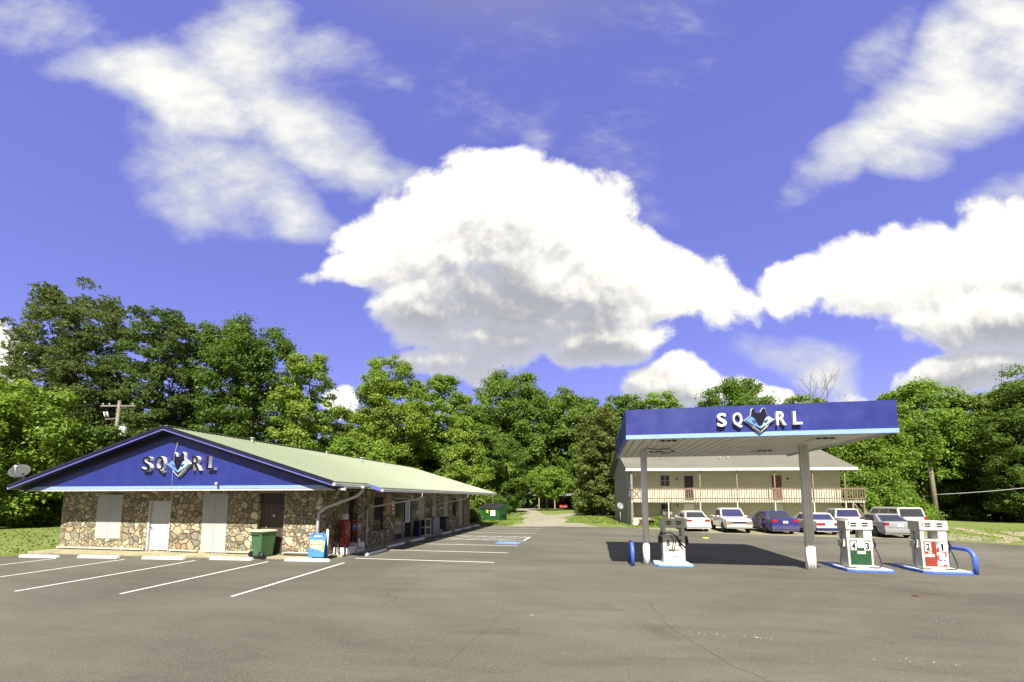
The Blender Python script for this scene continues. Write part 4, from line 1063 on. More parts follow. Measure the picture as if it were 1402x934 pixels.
# ------------------------------------------------------------------ fuel pumps
def pump(label, loc, rz, panel, nums, body, style):
    P = thing('fuel_pump', label, 'fuel pump', loc, rz, 'fuel pumps on the forecourt')
    w, d = .74, .46
    b = MB(); b.hexa([(-w / 2, -d / 2, 0), (w / 2, -d / 2, 0), (w / 2, d / 2, 0), (-w / 2, d / 2, 0)], [(-w / 2 - .01, -d / 2, .96), (w / 2 + .01, -d / 2, .96), (w / 2 + .01, d / 2, .96), (-w / 2 - .01, d / 2, .96)])
    b.build('cabinet', body, P, bevel=.015)
    for x0, x1 in ((-w / 2 - .01, -w / 2 + .10), (w / 2 - (.10 if style == 'old' else .24), w / 2 + .01)):
        b = MB(); b.box(x0, x1, -d / 2 + .01, d / 2 - .01, .962, 1.25); b.build('column', body, P, bevel=.008)
    b = MB(); b.box(-w / 2 - .035, w / 2 + .035, -d / 2 - .03, d / 2 + .03, 1.252, 1.56); h = b.build('head', body, P, bevel=.015)
    for s in (-1, 1):
        b = MB(); b.box(s * .17 - .085, s * .17 + .085, -d / 2 - .036, -d / 2 - .028, 1.44, 1.49); b.build('display', A['black'], h)
        b = MB(); b.box(s * .17 - .085, s * .17 + .085, -d / 2 - .036, -d / 2 - .028, 1.36, 1.41); b.build('display', A['darkgrey'], h)
        b = MB(); b.box(s * .17 - .025, s * .17 + .025, -d / 2 - .036, -d / 2 - .028, 1.31, 1.33); b.box(s * .31 - .02, s * .31 + .02, -d / 2 - .036, -d / 2 - .028, 1.39, 1.43); b.build('button', A['grey'], h)
    b = MB(); b.box(-w / 2 + .06, w / 2 - .06, -d / 2 - .012, -d / 2 - .002, .10, .90)
    if panel: pn = b.build('front_panel', panel, P, bevel=.004)
    else: pn = b.build('front_panel', body, P, bevel=.004)
    if style == 'old':
        pass
    F = -d / 2 - .0125
    for (x, ch) in ((-.20, nums[0]), (.20, nums[1])):
        q = pn
        if style != 'old':
            b = MB(); b.box(x - .085, x + .085, F - .004, F - .0005, .58, .86); q = b.build('number_plate', A['letterwhite'], pn)
        b = MB(); lettering(b, ch, face_south(x, F - .0045 if style != 'old' else F - .001, .60), .06 if ch == '1' else .115, .235, .003, .035); b.build('number', A['letterdark'], P if style != 'old' else P)
    if style == 'green':
        b = MB(); b.box(-.08, .10, F - .004, F - .0005, .66, .92); b.build('notice', A['paper'], pn)
        b = MB(); b.box(-.10, .14, F - .004, F - .0005, .46, .55); b.build('notice', A['paper'], pn)
    if style == 'red':
        b = MB(); b.box(.03, w / 2 - .065, F - .003, F - .0005, .12, .88); cl = b.build('sticker_sheet', A['collage'], pn)
        b = MB(); b.box(.09, .25, F - .008, F - .0045, .32, .54); b.box(.05, .29, F - .008, F - .0045, .17, .26); b.build('notice', A['paper'], cl)
        b = MB(); b.box(-.30, -.04, F - .004, F - .0005, .40, .49); b.box(-.20, -.10, F - .004, F - .0005, .52, .55); b.build('notice', A['paper'], pn)
    if style == 'old':
        b = MB(); b.box(-.12, .16, F - .002, F - .0005, .42, .50); b.build('notice', A['grey'], pn)
        b = MB(); b.box(-.20, -.10, F - .002, F - .0005, .43, .49); b.box(-.05, .10, F - .002, F - .0005, .24, .26); b.build('print', A['letterdark'], pn)
    else:
        b = MB(); lettering(b, nums[0], face_south(-w / 2 + .05, -d / 2 - .031, 1.43), .05, .10, .003, .02); b.build('number', A['letterdark'], P)
    # holsters, nozzles and hoses at both sides
    for s in (-1, 1):
        x = s * (w / 2 + .07)
        b = MB(); b.box(x - .055, x + .055, -.12, .10, .68, .92)
        hs = b.build('holster', A['pumpwhite'] if style != 'old' else A['darkgrey'], P, bevel=.012)
        b = MB(); b.tube([(x + s * .02, -.15, .90), (x + s * .05, -.17, .78), (x + s * .05, -.12, .66)], .022, 7); b.tube([(x + s * .03, -.14, .90), (x + s * .02, -.05, .95)], .026, 7); b.build('nozzle', A['black'], P)
        b = MB()
        if style == 'old':
            if s > 0: b.tube([(x, -.1, .72), (x - .05, -.24, .55), (x - .22, -.27, .72), (x - .36, -.27, .95), (x - .55, -.26, 1.08), (x - .75, -.26, 1.06), (x - .9, -.2, 1.0)], .02, 7)
            else: b.tube([(x + .05, -.1, 1.05), (x + .02, -.2, 1.12), (x - .06, -.22, .98), (x - .02, -.22, .62), (x + .0, -.22, .34), (x - .02, -.2, .08)], .02, 7); b.tube([(x + .32, -.27, 1.0), (x + .42, -.28, .8), (x + .36, -.28, .5), (x + .42, -.28, .42), (x + .46, -.27, .6), (x + .52, -.27, .9), (x + .62, -.27, .7), (x + .72, -.26, .5)], .014, 6)
        else:
            b.tube([(x + s * .05, -.12, .68), (x + s * .10, -.16, .5), (x + s * .16, -.2, .22), (x + s * .15, -.24, .06), (x + s * .03, -.29, .02), (x - s * .12, -.30, .02), (x - s * .25, -.31, .03)], .017, 7)
            b.tube([(x - s * .06, .05, 1.2), (x - s * .02, .0, 1.1), (x + s * .0, -.06, .94)], .014, 6)
        b.build('hose', A['black'], P)
    return P

def island(label, loc, pts, top, edge):
    I = thing('pump_island', label, 'pump island', loc, 0, 'pump islands')
    b = MB(); b.prism([(x, y, 0) for x, y in pts], (0, 0, .085)); b.build('kerb', edge, I, bevel=.02)
    b = MB(); cx = sum(p[0] for p in pts) / len(pts); cy = sum(p[1] for p in pts) / len(pts)
    b.prism([(cx + (x - cx) * .93, cy + (y - cy) * .95, .0855) for x, y in pts], (0, 0, .006)); b.build('slab', top, I)
    return I
rr = [(-.65, -.55), (-.45, -.68), (.62, -.68), (.72, -.55), (.72, .95), (-.65, .95)]
island('pale worn pump island with light blue rim under the canopy', (2.66, 16.45, 0), [(-.66, -.45), (-.5, -.62), (.62, -.62), (.68, -.5), (.6, .5), (-.6, .5)], A['islandtop'], A['eyeblue'])
island('blue painted pump island under the green-fronted pump', (8.72, 16.6, 0), rr, A['islandtop'], A['islandblue'])
island('blue painted pump island under the red-fronted pump', (10.92, 16.7, 0), rr, A['islandtop'], A['islandblue'])
pump('weathered grey pump numbered 6 and 5 with hoses tangled over its front', (2.72, 16.4, .09), R(2), None, '65', A['pumpgrey'] and A['pumpwhite'], 'old')
pump('white pump with green front panel numbered 4 and 3', (8.64, 16.55, .092), R(1), A['pumpgreen'], '43', A['pumpwhite'], 'green')
pump('white pump with red front panel numbered 2 and covered in stickers', (10.83, 16.65, .092), R(1.5), A['pumpred'], '21', A['pumpwhite'], 'red')
for (x, lab, y0, y1) in ((1.27, 'blue hoop guard on the asphalt left of the canopy post', 15.9, 17.05), (11.74, 'blue hoop guard beside the red-fronted pump', 16.2, 17.3)):
    b = MB(); r = .3; pts = [(x, y0, 0), (x, y0, .45)]
    for k in range(1, 8):
        a = k / 8 * math.pi / 2; pts.append((x, y0 + r - r * math.cos(a), .45 + r * math.sin(a)))
    for k in range(1, 8):
        a = k / 8 * math.pi / 2; pts.append((x, y1 - r + r * math.sin(a), .45 + r * math.cos(a)))
    pts += [(x, y1, .45), (x, y1, 0)]
    b.tube(pts, .068, 12); tag(b.build('hoop_guard', A['guard']), lab, 'hoop guard', 'blue hoop guards by the pumps')
M_ = MB(); M_.lathe([(.0, .004), (.16, .004), (.16, .010), (.0, .012)], Matrix.Translation((7.76, 12.36, 0)), 20)
tag(M_.build('manhole_cover', A['rust']), 'small rusty round cover set in the open asphalt', 'manhole cover')
M_ = MB(); M_.lathe([(.0, .004), (.2, .004), (.2, .03), (.17, .04), (.0, .045)], Matrix.Translation((6.45, 27.5, 0)), 20)
tag(M_.build('fill_cap', A['yellow']), 'yellow fuel fill cap on the asphalt behind the canopy shade', 'fill cap')

# ------------------------------------------------------------------ two-storey apartment building
def build_apartments():
    B = thing('apartment_building', 'beige two-storey apartment building with a wooden balcony rail', 'apartment building', (3.27, 41.05, -.42), R(6.5))
    z0, zd, ze = 0, 2.62, 5.44           # ground, balcony floor, eave (building frame)
    L, W0, W1 = 19.4, 1.35, 9.4
    # front wall with openings
    def wall(zb, zt, ops):
        b = MB(); x = 0
        for (a, c, q0, q1) in ops:
            b.box(x, a, W0, W0 + .2, zb, zt); b.box(a, c, W0, W0 + .2, q1, zt)
            if q0 > zb + .01: b.box(a, c, W0, W0 + .2, zb, q0)
            x = c
        b.box(x, L, W0, W0 + .2, zb, zt); return b
    up = [(3.05, 3.97, zd + 1.3, zd + 2.42), (5.2, 6.24, zd, zd + 2.42), (13.2, 14.3, zd, zd + 2.42), (16.2, 16.9, zd + .8, zd + 2.3)]
    lo = [(3.02, 3.98, 1.2, 2.36), (5.06, 6.25, .05, 2.36), (13.24, 14.36, .05, 2.36)]
    wall(zd, ze - .04, up).build('wall', A['siding'], B); wall(0, zd - .002, lo).build('wall', A['siding'], B)
    b = MB(); b.prism([(0, W0 + .201, 0), (0, W1, 0), (0, W1, ze), (0, 5.3, 7.6), (0, W0 + .201, ze + .1)], (.2, 0, 0)); b.build('end_wall', A['sidewall'], B)
    b = MB(); b.prism([(L - .2, W0 + .201, 0), (L - .2, W1, 0), (L - .2, W1, ze), (L - .2, 5.3, 7.6), (L - .2, W0 + .201, ze + .1)], (.2, 0, 0)); b.build('end_wall', A['siding'], B)
    b = MB(); b.box(.2, L - .2, W1 - .2, W1, 0, ze); b.build('back_wall', A['siding'], B)
    b = MB(); b.box(.21, L - .21, W0 + .9, W0 + .95, 0, ze - .1); b.box(.0, .18, .02, W0 - .002, zd + .02, ze - .1); b.box(0, .18, .02, W0 - .002, 0, zd - .3); b.build('inner_partition', A['sidewall'], B)
    # roof
    b = MB(); RZ = 7.85; y0 = -.22; yr = 5.3; y1 = 10.8
    for (ya, yb, za, zb) in ((y0, yr, ze, RZ), (yr, y1, RZ, ze)):
        b.hexa([(-.45, ya, za), (L + .5, ya, za), (L + .5, yb, zb), (-.45, yb, zb)], [(-.45, ya, za + .14), (L + .5, ya, za + .14), (L + .5, yb, zb + .14), (-.45, yb, zb + .14)])
    rf = b.build('roof', A['shingle'], B)
    b = MB(); b.box(-.47, L + .52, y0 - .03, y0 - .003, ze - .10, ze + .13); b.build('fascia', A['white'], rf)
    b = MB(); b.box(-.4, L + .7, y0, W0 + .1, ze - .1, ze - .06); b.build('soffit', A['trim'], rf)
    for x in (9.0, 9.75):
        b = MB(); y = 2.1; z = ze + (y - y0) / (yr - y0) * (RZ - ze) + .12; b.tube([(x, y, z), (x, y, z + .28)], .06, 8); b.lathe([(.06, .0), (.11, .03), (.11, .1), (.0, .14)], Matrix.Translation((x, y, z + .281)), 10); b.build('vent', A['gutter'], rf)
    # balcony
    b = MB(); b.box(-.6, L + .6, -.9, W0 - .003, -.1, .05); b.build('porch_slab', A['concrete'], B)
    b = MB(); b.box(-.02, L + 1.15, 0, W0 - .003, zd - .2, zd - .02); dk = b.build('balcony_deck', A['trim'], B)
    b = MB(); n = 96
    for k in range(n):
        x = -.0 + k * (L + 1.1) / (n - 1); b.box(x - .03, x + .03, -.07, -.042, zd - .12, zd + 1.18 + .03 * math.sin(k * 5.1))
    b.build('pickets', A['deckwood'], B)
    b = MB(); b.box(-.02, L + 1.12, -.04, -.005, zd + .97, zd + 1.09); b.box(-.02, L + 1.12, -.04, -.005, zd + .1, zd + .2)
    b.build('rail', A['deckwood'], B)
    b = MB(); b.box(L + 1.1, L + 1.14, .0, W0, zd + .97, zd + 1.09)
    for k in range(7): b.box(L + 1.1, L + 1.14, .1 + k * .2, .17 + k * .2, zd, zd + 1.15)
    b.build('end_rail', A['deckwood'], B); b = MB(); b.box(-.04, -.01, .08, 1.3, zd + 1.0, zd + 1.1)
    for k in range(6): b.box(-.04, -.01, .1 + k * .22, .17 + k * .22, zd - .1, zd + 1.15)
    b.bar((.1, .01, zd + .1), (.9, .01, zd + 1.0), .03, .1); b.bar((.1, .02, zd + 1.0), (.9, .02, zd + .1), .03, .1)
    b.build('end_rail', A['deckwood'], B)
    def post(x, za, zb, mat='postwood', w=.1): q = MB(); q.box(x - w / 2, x + w / 2, .02, .02 + w, za, zb); q.build('post', A[mat], B)
    for x in (.08, 3.4, 6.25, 9.54, 12.85, 16.2, 18.9): post(x, 0, zd - .2, 'trim')
    for x in (.08, 6.3, 9.59, 12.9, 16.2, 18.95): post(x, zd - .02, ze - .1, 'trim' if x < 1 else 'postwood', .07)
    post(20.42, 0, zd - .2, 'deckwood', .14); post(19.5, 0, zd - .2, 'postwood', .12)
    # doors and windows
    def door(x0, x1, zb, zt, mat, lab):
        f = .1; q = MB(); q.box(x0 + .002, x0 + f, W0 - .03, W0 + .1, zb, zt - .002); q.box(x1 - f, x1 - .002, W0 - .03, W0 + .1, zb, zt - .002); q.box(x0 + f, x1 - f, W0 - .03, W0 + .1, zt - f, zt - .002)
        fr = q.build('door_frame', A['trim'], B)
        q = MB(); q.box(x0 + f + .003, x1 - f - .003, W0 + .03, W0 + .08, zb + .02, zt - f - .003)
        for (pz0, pz1) in ((.2, .85), (1.0, 1.9)):
            for sx in (.28, .72):
                xc = x0 + f + (x1 - x0 - 2 * f) * sx; q.box(xc - .13, xc + .13, W0 + .022, W0 + .031, zb + pz0, zb + pz1)
        d = q.build('door', A[mat], B, label=lab)
        q = MB(); q.tube([(x1 - f - .08, W0 + .03, zb + 1.0), (x1 - f - .08, W0 - .03, zb + 1.0)], .03, 8); q.build('handle', A['steel'], d)
    door(5.2, 6.24, zd, zd + 2.42, 'maroon', 'very dark maroon upstairs door'); door(13.2, 14.3, zd, zd + 2.42, 'brown', 'red-brown upstairs door')
    door(5.06, 6.25, .05, 2.36, 'letterwhite', 'white panelled ground floor door'); door(13.24, 14.36, .05, 2.36, 'white', 'pale grey ground floor door')
    def window(x0, x1, zb, zt):
        f = .06; q = MB(); xm = (x0 + x1) / 2
        q.box(x0 + .002, x0 + f, W0 - .02, W0 + .08, zb + .002, zt - .002); q.box(x1 - f, x1 - .002, W0 - .02, W0 + .08, zb + .002, zt - .002)
        q.box(x0 + f, x1 - f, W0 - .02, W0 + .08, zb + .002, zb + f); q.box(x0 + f, x1 - f, W0 - .02, W0 + .08, zt - f, zt - .002)
        q.box(xm - .02, xm + .02, W0, W0 + .06, zb + f, zt - f); q.box(x0 + f, x1 - f, W0 + .002, W0 + .058, (zb + zt) / 2 - .02, (zb + zt) / 2 + .02)
        w = q.build('window', A['trim'], B); q = MB(); q.box(x0 + f, x1 - f, W0 + .062, W0 + .075, zb + f, zt - f); q.build('pane', A['glass'], w)
    for o in (up[0], up[3], lo[0]): window(*o)
    for (x, z) in ((4.6, zd + 1.95), (14.75, zd + 1.95), (4.6, 2.05), (15.3, 1.9)):
        q = MB(); q.box(x - .05, x + .05, W0 - .12, W0 - .002, z - .02, z + .16); q.build('wall_lamp', A['paper'] if x > 15 else A['darkgrey'], B)
    q = MB(); q.lathe([(.0, -.1), (.07, -.1), (.1, .06), (.03, .14), (.0, .15)], Matrix.Translation((.55, .5, ze - .42)), 10); q.tube([(.55, .5, ze - .28), (.55, .5, ze - .11)], .02, 6); q.build('globe_lamp', A['letterwhite'], B)
    q = MB(); q.box(-.14, -.1, .05, .6, zd + .3, zd + .95); q.build('blue_notice', A['eyeblue'], B)
    # outside stair at the far right end
    q = MB()
    q.bar((19.55, .75, zd - .1), (21.5, .75, .1), .06, .28); q.bar((19.55, 1.6, zd - .1), (21.5, 1.6, .1), .06, .28)
    for k in range(11): t_ = (k + .5) / 11; q.box(19.55 + 1.95 * t_ - .1, 19.55 + 1.95 * t_ + .12, .79, 1.56, zd - .1 - (zd - .2) * t_ - .02, zd - .1 - (zd - .2) * t_ + .02)
    for k in range(4): t_ = k / 3; x = 19.7 + 1.75 * t_; z = zd - .1 - (zd - .2) * (x - 19.55) / 1.95; q.box(x - .04, x + .04, .68, .74, z, z + 1.0)
    q.bar((19.7, .71, zd + .75), (21.5, .71, 1.05), .05, .1); q.bar((20.42, .1, 1.2), (19.6, .1, zd - .25), .06, .1)
    q.build('stair', A['deckwood'], B)
    q = MB(); q.box(20.9, 21.0, .6, .64, .6, 1.6); q.build('stair_post', A['steel'], B)
    return B
APT = build_apartments()
def apt(x, y, z): c, s = math.cos(R(6.5)), math.sin(R(6.5)); return (3.27 + x * c - y * s, 41.05 + x * s + y * c, z - .42)
def small(name, mats, label, cat, loc, fn, rz=R(6.5)):
    T = thing(name, label, cat, loc, rz); fn(T); return T
def f_ac(T):
    b = MB(); b.box(-.42, .42, -.3, .25, 0, .5); h = b.build('casing', A['grey'], T, bevel=.02)
    b = MB()
    for k in range(7): b.box(-.36, .2, -.306, -.301, .06 + k * .06, .085 + k * .06)
    b.build('grille', A['black'], h)
small('air_conditioner', None, 'window air conditioner under the lower left apartment window', 'air conditioner', apt(3.5, 1.1, 1.2 + .07), f_ac)
def f_box(T):
    b = MB(); b.box(-.7, .7, -.35, .35, .75, .82); b.box(-.66, -.58, -.3, .3, 0, .749); b.box(.58, .66, -.3, .3, 0, .749); b.box(-.579, .579, .2, .24, .1, .72); b.build('frame', A['boxbrown'], T)
small('wooden_table', None, 'low brown wooden table against the lower apartment wall', 'table', apt(1.55, .6, 0), f_box)
def f_pot(T):
    b = MB(); b.lathe([(.13, 0), (.19, .26), (.21, .28), (.21, .33), (.18, .33)], None, 14); b.build('pot', A['clay'], T)
    b = MB(); rn = random.Random(2)
    for k in range(60):
        a, h, r = rn.random() * 6.28, rn.uniform(.3, .75), rn.uniform(0, .26); p = Vector((r * math.cos(a), r * math.sin(a), h)); e = Vector((rn.uniform(-1, 1), rn.uniform(-1, 1), rn.uniform(-1, 1))).normalized() * .07; g = e.orthogonal().normalized() * .06
        b.add([p - e, p - g, p + e, p + g], [(0, 1, 2, 3)], 0 if k % 3 else 1)
    b.build('blooms', [A['flower'], A['leaf_mid']], T)
small('flower_pot', None, 'terracotta pot of red flowers on the brown wooden table', 'flower pot', apt(1.4, .6, .82), f_pot)
def f_dishpole(T):
    b = MB(); b.tube([(0, 0, 0), (0, 0, 1.55)], .04, 8); b.build('pole', A['steel'], T)
    b = MB(); b.lathe([(.0, 0), (.2, .02), (.36, .08), (.37, .09), (.2, .035), (.0, .015)], Matrix.Translation((0, -.05, 1.6)) @ Euler((R(65), 0, R(25))).to_matrix().to_4x4(), 18); b.build('reflector', A['grey'], T)
small('satellite_dish', None, 'small satellite dish on a pole beside the apartment end wall', 'satellite dish', (2.35, 42.6, 0), f_dishpole)

# ------------------------------------------------------------------ vehicles (heading +Y, origin on the ground at the middle)
def wheel_parts(P, x, y, r, w, side):
    M = Matrix.Translation((x, y, r)) @ Matrix.Rotation(R(90), 4, 'Y')
    b = MB(); b.lathe([(r * .62, -w / 2), (r * .93, -w / 2), (r, -w / 2 + .03), (r, w / 2 - .03), (r * .93, w / 2), (r * .62, w / 2)], M, 24); t = b.build('wheel', A['tyre'], P)
    b = MB(); zz = side * (w / 2 + .002)
    b.lathe([(r * .60, zz - side * .03), (r * .58, zz), (r * .52, zz - side * .015), (r * .16, zz - side * .02), (r * .12, zz + side * .006), (.0, zz + side * .008)], M, 18)
    rm = b.build('rim', A['rim'], t)
    b = MB()
    for k in range(5):
        a = k * 6.283 / 5 + .3; p0 = M @ Vector((r * .16 * math.cos(a), r * .16 * math.sin(a), zz - side * .004)); p1 = M @ Vector((r * .5 * math.cos(a), r * .5 * math.sin(a), zz - side * .004))
    for k in range(5):
        a = (k + .5) * 6.283 / 5 + .3; q = [M @ Vector((r * rr_ * math.cos(a + da), r * rr_ * math.sin(a + da), zz - side * .006)) for rr_, da in ((.24, -.25), (.24, .25), (.48, .3), (.48, -.3))]
        b.add(q, [(0, 1, 2, 3)])
    b.build('rim_gap', A['black'], rm)

def car(name, label, cat, loc, rz, paint, S, group='cars parked by the apartments'):
    """S: dict with L, W, top profile (y, z from front to rear), greenhouse, wheels"""
    P = thing(name, label, cat, loc, rz, group)
    L, W, r = S['L'], S['W'], S['r']; ya, yb = S['axles']; zb = S['zb']
    def arch(y0, flip):
        n = 10; R_ = r * 1.17; return [(y0 + R_ * math.cos(math.pi * k / n) * flip, max(zb, r + R_ * math.sin(math.pi * k / n))) for k in range(n + 1)]
    prof = list(S['top'])                                          # front bottom -> over the top -> rear bottom
    bot = [(S['yr'], zb)] + [p for p in arch(yb, -1)] + [p for p in arch(ya, -1)] + [(S['yf'], zb)]
    loop = prof + bot
    # loft across the width: sides tucked in at sill and shoulder
    b = MB(); n = len(loop); layers = [(-1, 0), (-.985, 1), (-.5, 2), (.5, 2), (.985, 1), (1, 0)]
    hw = W / 2; zmid = S['belt']
    def tuck(z): return 1 - .05 * max(0, (z - zmid * .72) / (zmid * .28 + .001)) ** 2 * (1 if z > zmid * .72 else 0) - .02 * max(0, (.34 - z) / .34)
    def plan(y): e = abs(y - (S['yf'] + S['yr']) / 2) / (L / 2); return 1 - .10 * max(0, e - .72) / .28 * max(0, e - .72) / .28 * 1.0
    xs = [-1, -.5, .5, 1]
    for u in xs:
        for (y, z) in loop:
            crown = .025 * (1 - u * u) if z > zmid * .8 else 0
            b.v.append((u * hw * tuck(z) * plan(y), y * (1 - .0 * u), z + crown))
    for i in range(len(xs) - 1):
        for j in range(n):
            j2 = (j + 1) % n
            b.f.append((i * n + j, (i + 1) * n + j, (i + 1) * n + j2, i * n + j2)); b.m.append(0); b.sm.append(True)
    b.f.append(tuple(range(n))); b.m.append(0); b.sm.append(False)
    b.f.append(tuple((len(xs) - 1) * n + j for j in range(n - 1, -1, -1))); b.m.append(0); b.sm.append(False)
    body = b.build('body', paint, P, bevel=.028, seg=2)
    # dark underside and wheel wells
    b = MB(); b.box(-hw * .86, hw * .86, S['yr'] + .25, S['yf'] - .25, zb - .04, zb + .3)
    for y0 in (ya, yb): b.box(-hw * .80, hw * .80, y0 - r * 1.1, y0 + r * 1.1, zb, r * 1.75)
    b.build('underbody', A['black'], P)
    for (y0) in (ya, yb):
        for s in (-1, 1): wheel_parts(P, s * (hw - .115), y0, r, .21, s)
    # cabin
    gb, gt = S['gb'], S['gt']; zr = S['roof']; zw = S['belt'] - .03
    wb, wt = hw * .93, hw * S.get('rooft', .70)
    lo = [(-wb, gb[0], zw), (wb, gb[0], zw), (wb, gb[1], zw), (-wb, gb[1], zw)]; hi = [(-wt, gt[0], zr), (wt, gt[0], zr), (wt, gt[1], zr), (-wt, gt[1], zr)]
    # rear y = index 0, front y = index 1; crowned roof
    b = MB(); b.hexa(lo, hi); mid = [(x * .8, y * .92 + sum(gt) / 2 * .08, zr + .035) for x, y, z in hi]; b.hexa(hi, mid)
    cab = b.build('cabin', paint, P, bevel=.03, seg=2)
    def quadlerp(a, b_, c, d, u, v):
        a, b_, c, d = map(Vector, (a, b_, c, d)); return (a.lerp(b_, u)).lerp(d.lerp(c, u), v)
    def pane(name, a, b_, c, d, u0, u1, v0, v1, mat, nrm, v1b=None, ub=None):
        q = MB(); off = Vector(nrm).normalized() * .006; in_ = -Vector(nrm).normalized() * .012
        u0t, u1t = (u0, u1) if ub is None else ub
        pts = [quadlerp(a, b_, c, d, u, v) + in_ for u, v in ((u0, v0), (u1, v0), (u1t, v1), (u0t, v1))]
        q.prism(pts, off - in_); return q.build(name, mat, P)
    gl = S.get('glass', A['glass'])
    pane('rear_window', lo[0], lo[1], hi[1], hi[0], .07, .93, .14, .90, gl, (0, -1, .6))
    pane('windscreen', lo[3], lo[2], hi[2], hi[3], .06, .94, .10, .92, gl, (0, 1, .6))
    for s, (a, b_, c, d) in ((-1, (lo[0], lo[3], hi[3], hi[0])), (1, (lo[1], lo[2], hi[2], hi[1]))):
        for (u0, u1) in S['panes']:
            pane('side_window', a, b_, c, d, u0, u1, .16, .86, gl, (s, 0, .35))
        # doors, seen as panels with a seam round them
        for (y0, y1) in S['doors']:
            q = MB(); zt = S['belt'] - .07; z_ = zb + .12
            pts = [(s * (hw * tuck(z) * plan(y) + .001), y, z) for y, z in ((y0 + .015, z_), (y1 - .015, z_), (y1 - .015, zt * .8), (y1 - .015, zt), (y0 + .015, zt), (y0 + .015, zt * .8))]
            q.prism(pts, (s * .006, 0, 0)); d = q.build('door', paint, P)
            q = MB(); yy = y0 + .18; q.box(min(s * hw * .985, s * (hw * .985 + .035)), max(s * hw * .985, s * (hw * .985 + .035)), yy - .07, yy + .07, zt - .07, zt - .035); q.build('handle', A['darkgrey'] if S.get('darkhandles') else paint, d)
            q = MB(); xx = s * (hw * tuck(z_ + .1)) ; q.box(min(xx, xx + s * .004), max(xx, xx + s * .004), y0 - .012, y0 + .012, z_, zt); q.build('seam', A['black'], d)
        q = MB(); y = gb[1] - .38; x = s * (hw * .95); q.box(min(x, x + s * .17), max(x, x + s * .17), y - .03, y + .04, S['belt'] + .0, S['belt'] + .105); q.build('mirror', A['black'] if S.get('darkhandles') else paint, P, bevel=.03)
    # front and rear furniture
    yr, yf = S['yr'], S['yf']
    def wid(y): return hw * plan(y)
    zt = S['tail_z']
    for s in (-1, 1):
        q = MB(); x1 = wid(yr) - .02; x0 = x1 - S.get('tail_w', .34); q.box(min(s * x0, s * x1), max(s * x0, s * x1), yr - .018, yr + .06, zt[0], zt[1])
        if not S.get('square'): q.box(min(s * (x1 + .012), s * (x1 - .03)), max(s * (x1 + .012), s * (x1 - .03)), yr + .0605, yr + .22, zt[0] + .02, zt[1])
        q.build('tail_lamp', A['taillight'], P, bevel=.012)
        q = MB(); x1 = wid(yf) - .03; x0 = x1 - .36; hz = S['head_z']; q.box(min(s * x0, s * x1), max(s * x0, s * x1), yf - .08, yf + .05, hz[0], hz[1]); q.build('headlight', A['headlight'], P, bevel=.012)
        if S.get('amber'):
            q = MB(); q.box(min(s * x0, s * x1), max(s * x0, s * x1), yf - .05, yf + .052, hz[0] - .09, hz[0] - .01); q.build('indicator', A['amber'], P)
    q = MB(); q.box(-.15, .15, yr - .024, yr - .01, S['plate_z'], S['plate_z'] + .15); q.build('number_plate', A['plate'], P)
    q = MB(); q.box(-.45, .45, yf - .03, yf + .045, S['head_z'][0], S['head_z'][1] - .03); q.box(-.6, .6, yf - .03, yf + .02, zb + .05, zb + .17); q.build('grille', A['black'], P)
    for y, s in ((yr, -1), (yf, 1)):
        q = MB(); ww = wid(y) + .0; bz = S['bump']; q.box(-ww, ww, y - (.05 if s < 0 else .12), y + (.12 if s < 0 else .05), bz[0], bz[1]); q.build('bumper', S.get('bumpmat', paint), P, bevel=.035)
    if S.get('trunk_seam'):
        q = MB(); z1, z2 = S['trunk_seam']; q.box(-.62, .62, yr - .008, yr + .02, z1, z1 + .012); q.build('boot_seam', A['black'], P)
    return P

SEDAN = dict(L=4.6, W=1.76, r=.32, axles=(1.42, -1.28), zb=.2, yf=2.28, yr=-2.28, belt=.93, roof=1.41, gb=(-1.78, 1.12), gt=(-1.02, .30),
    top=[(2.28, .2), (2.30, .5), (2.22, .68), (1.9, .80), (1.15, .92), (-1.7, .96), (-2.14, .97), (-2.26, .88), (-2.29, .55), (-2.28, .2)],
    panes=[(.14, .46), (.49, .84)], doors=[(-1.0, -.12), (-.12, .86)], tail_z=(.72, .88), head_z=(.58, .74), plate_z=.66, bump=(.3, .52), trunk_seam=(.62, .9))
BLUE = dict(SEDAN, L=4.8, W=1.84, roof=1.46, belt=.96, gb=(-1.86, 1.2), gt=(-1.0, .28), tail_z=(.80, .95), plate_z=.72, top=[(2.35, .2), (2.38, .5), (2.3, .7), (1.95, .84), (1.2, .95), (-1.75, 1.0), (-2.2, 1.03), (-2.35, .94), (-2.38, .55), (-2.36, .2)], yf=2.36, yr=-2.36)
OLD = dict(SEDAN, L=4.6, W=1.72, roof=1.36, belt=.90, rooft=.74, gb=(-1.5, 1.0), gt=(-1.12, .32), square=True, darkhandles=True, tail_z=(.60, .78), tail_w=.5, plate_z=.6, bump=(.28, .46),
    top=[(2.28, .2), (2.3, .55), (2.26, .72), (1.1, .86), (-1.4, .90), (-2.2, .90), (-2.28, .84), (-2.29, .5), (-2.28, .2)], panes=[(.06, .40), (.44, .86)], doors=[(-.75, .7)])
COUPE = dict(SEDAN, L=4.55, W=1.74, roof=1.38, belt=.93, gb=(-1.9, 1.1), gt=(-.92, .25), panes=[(.22, .42), (.45, .85)], doors=[(-.55, .85)], tail_z=(.76, .92), tail_w=.22)
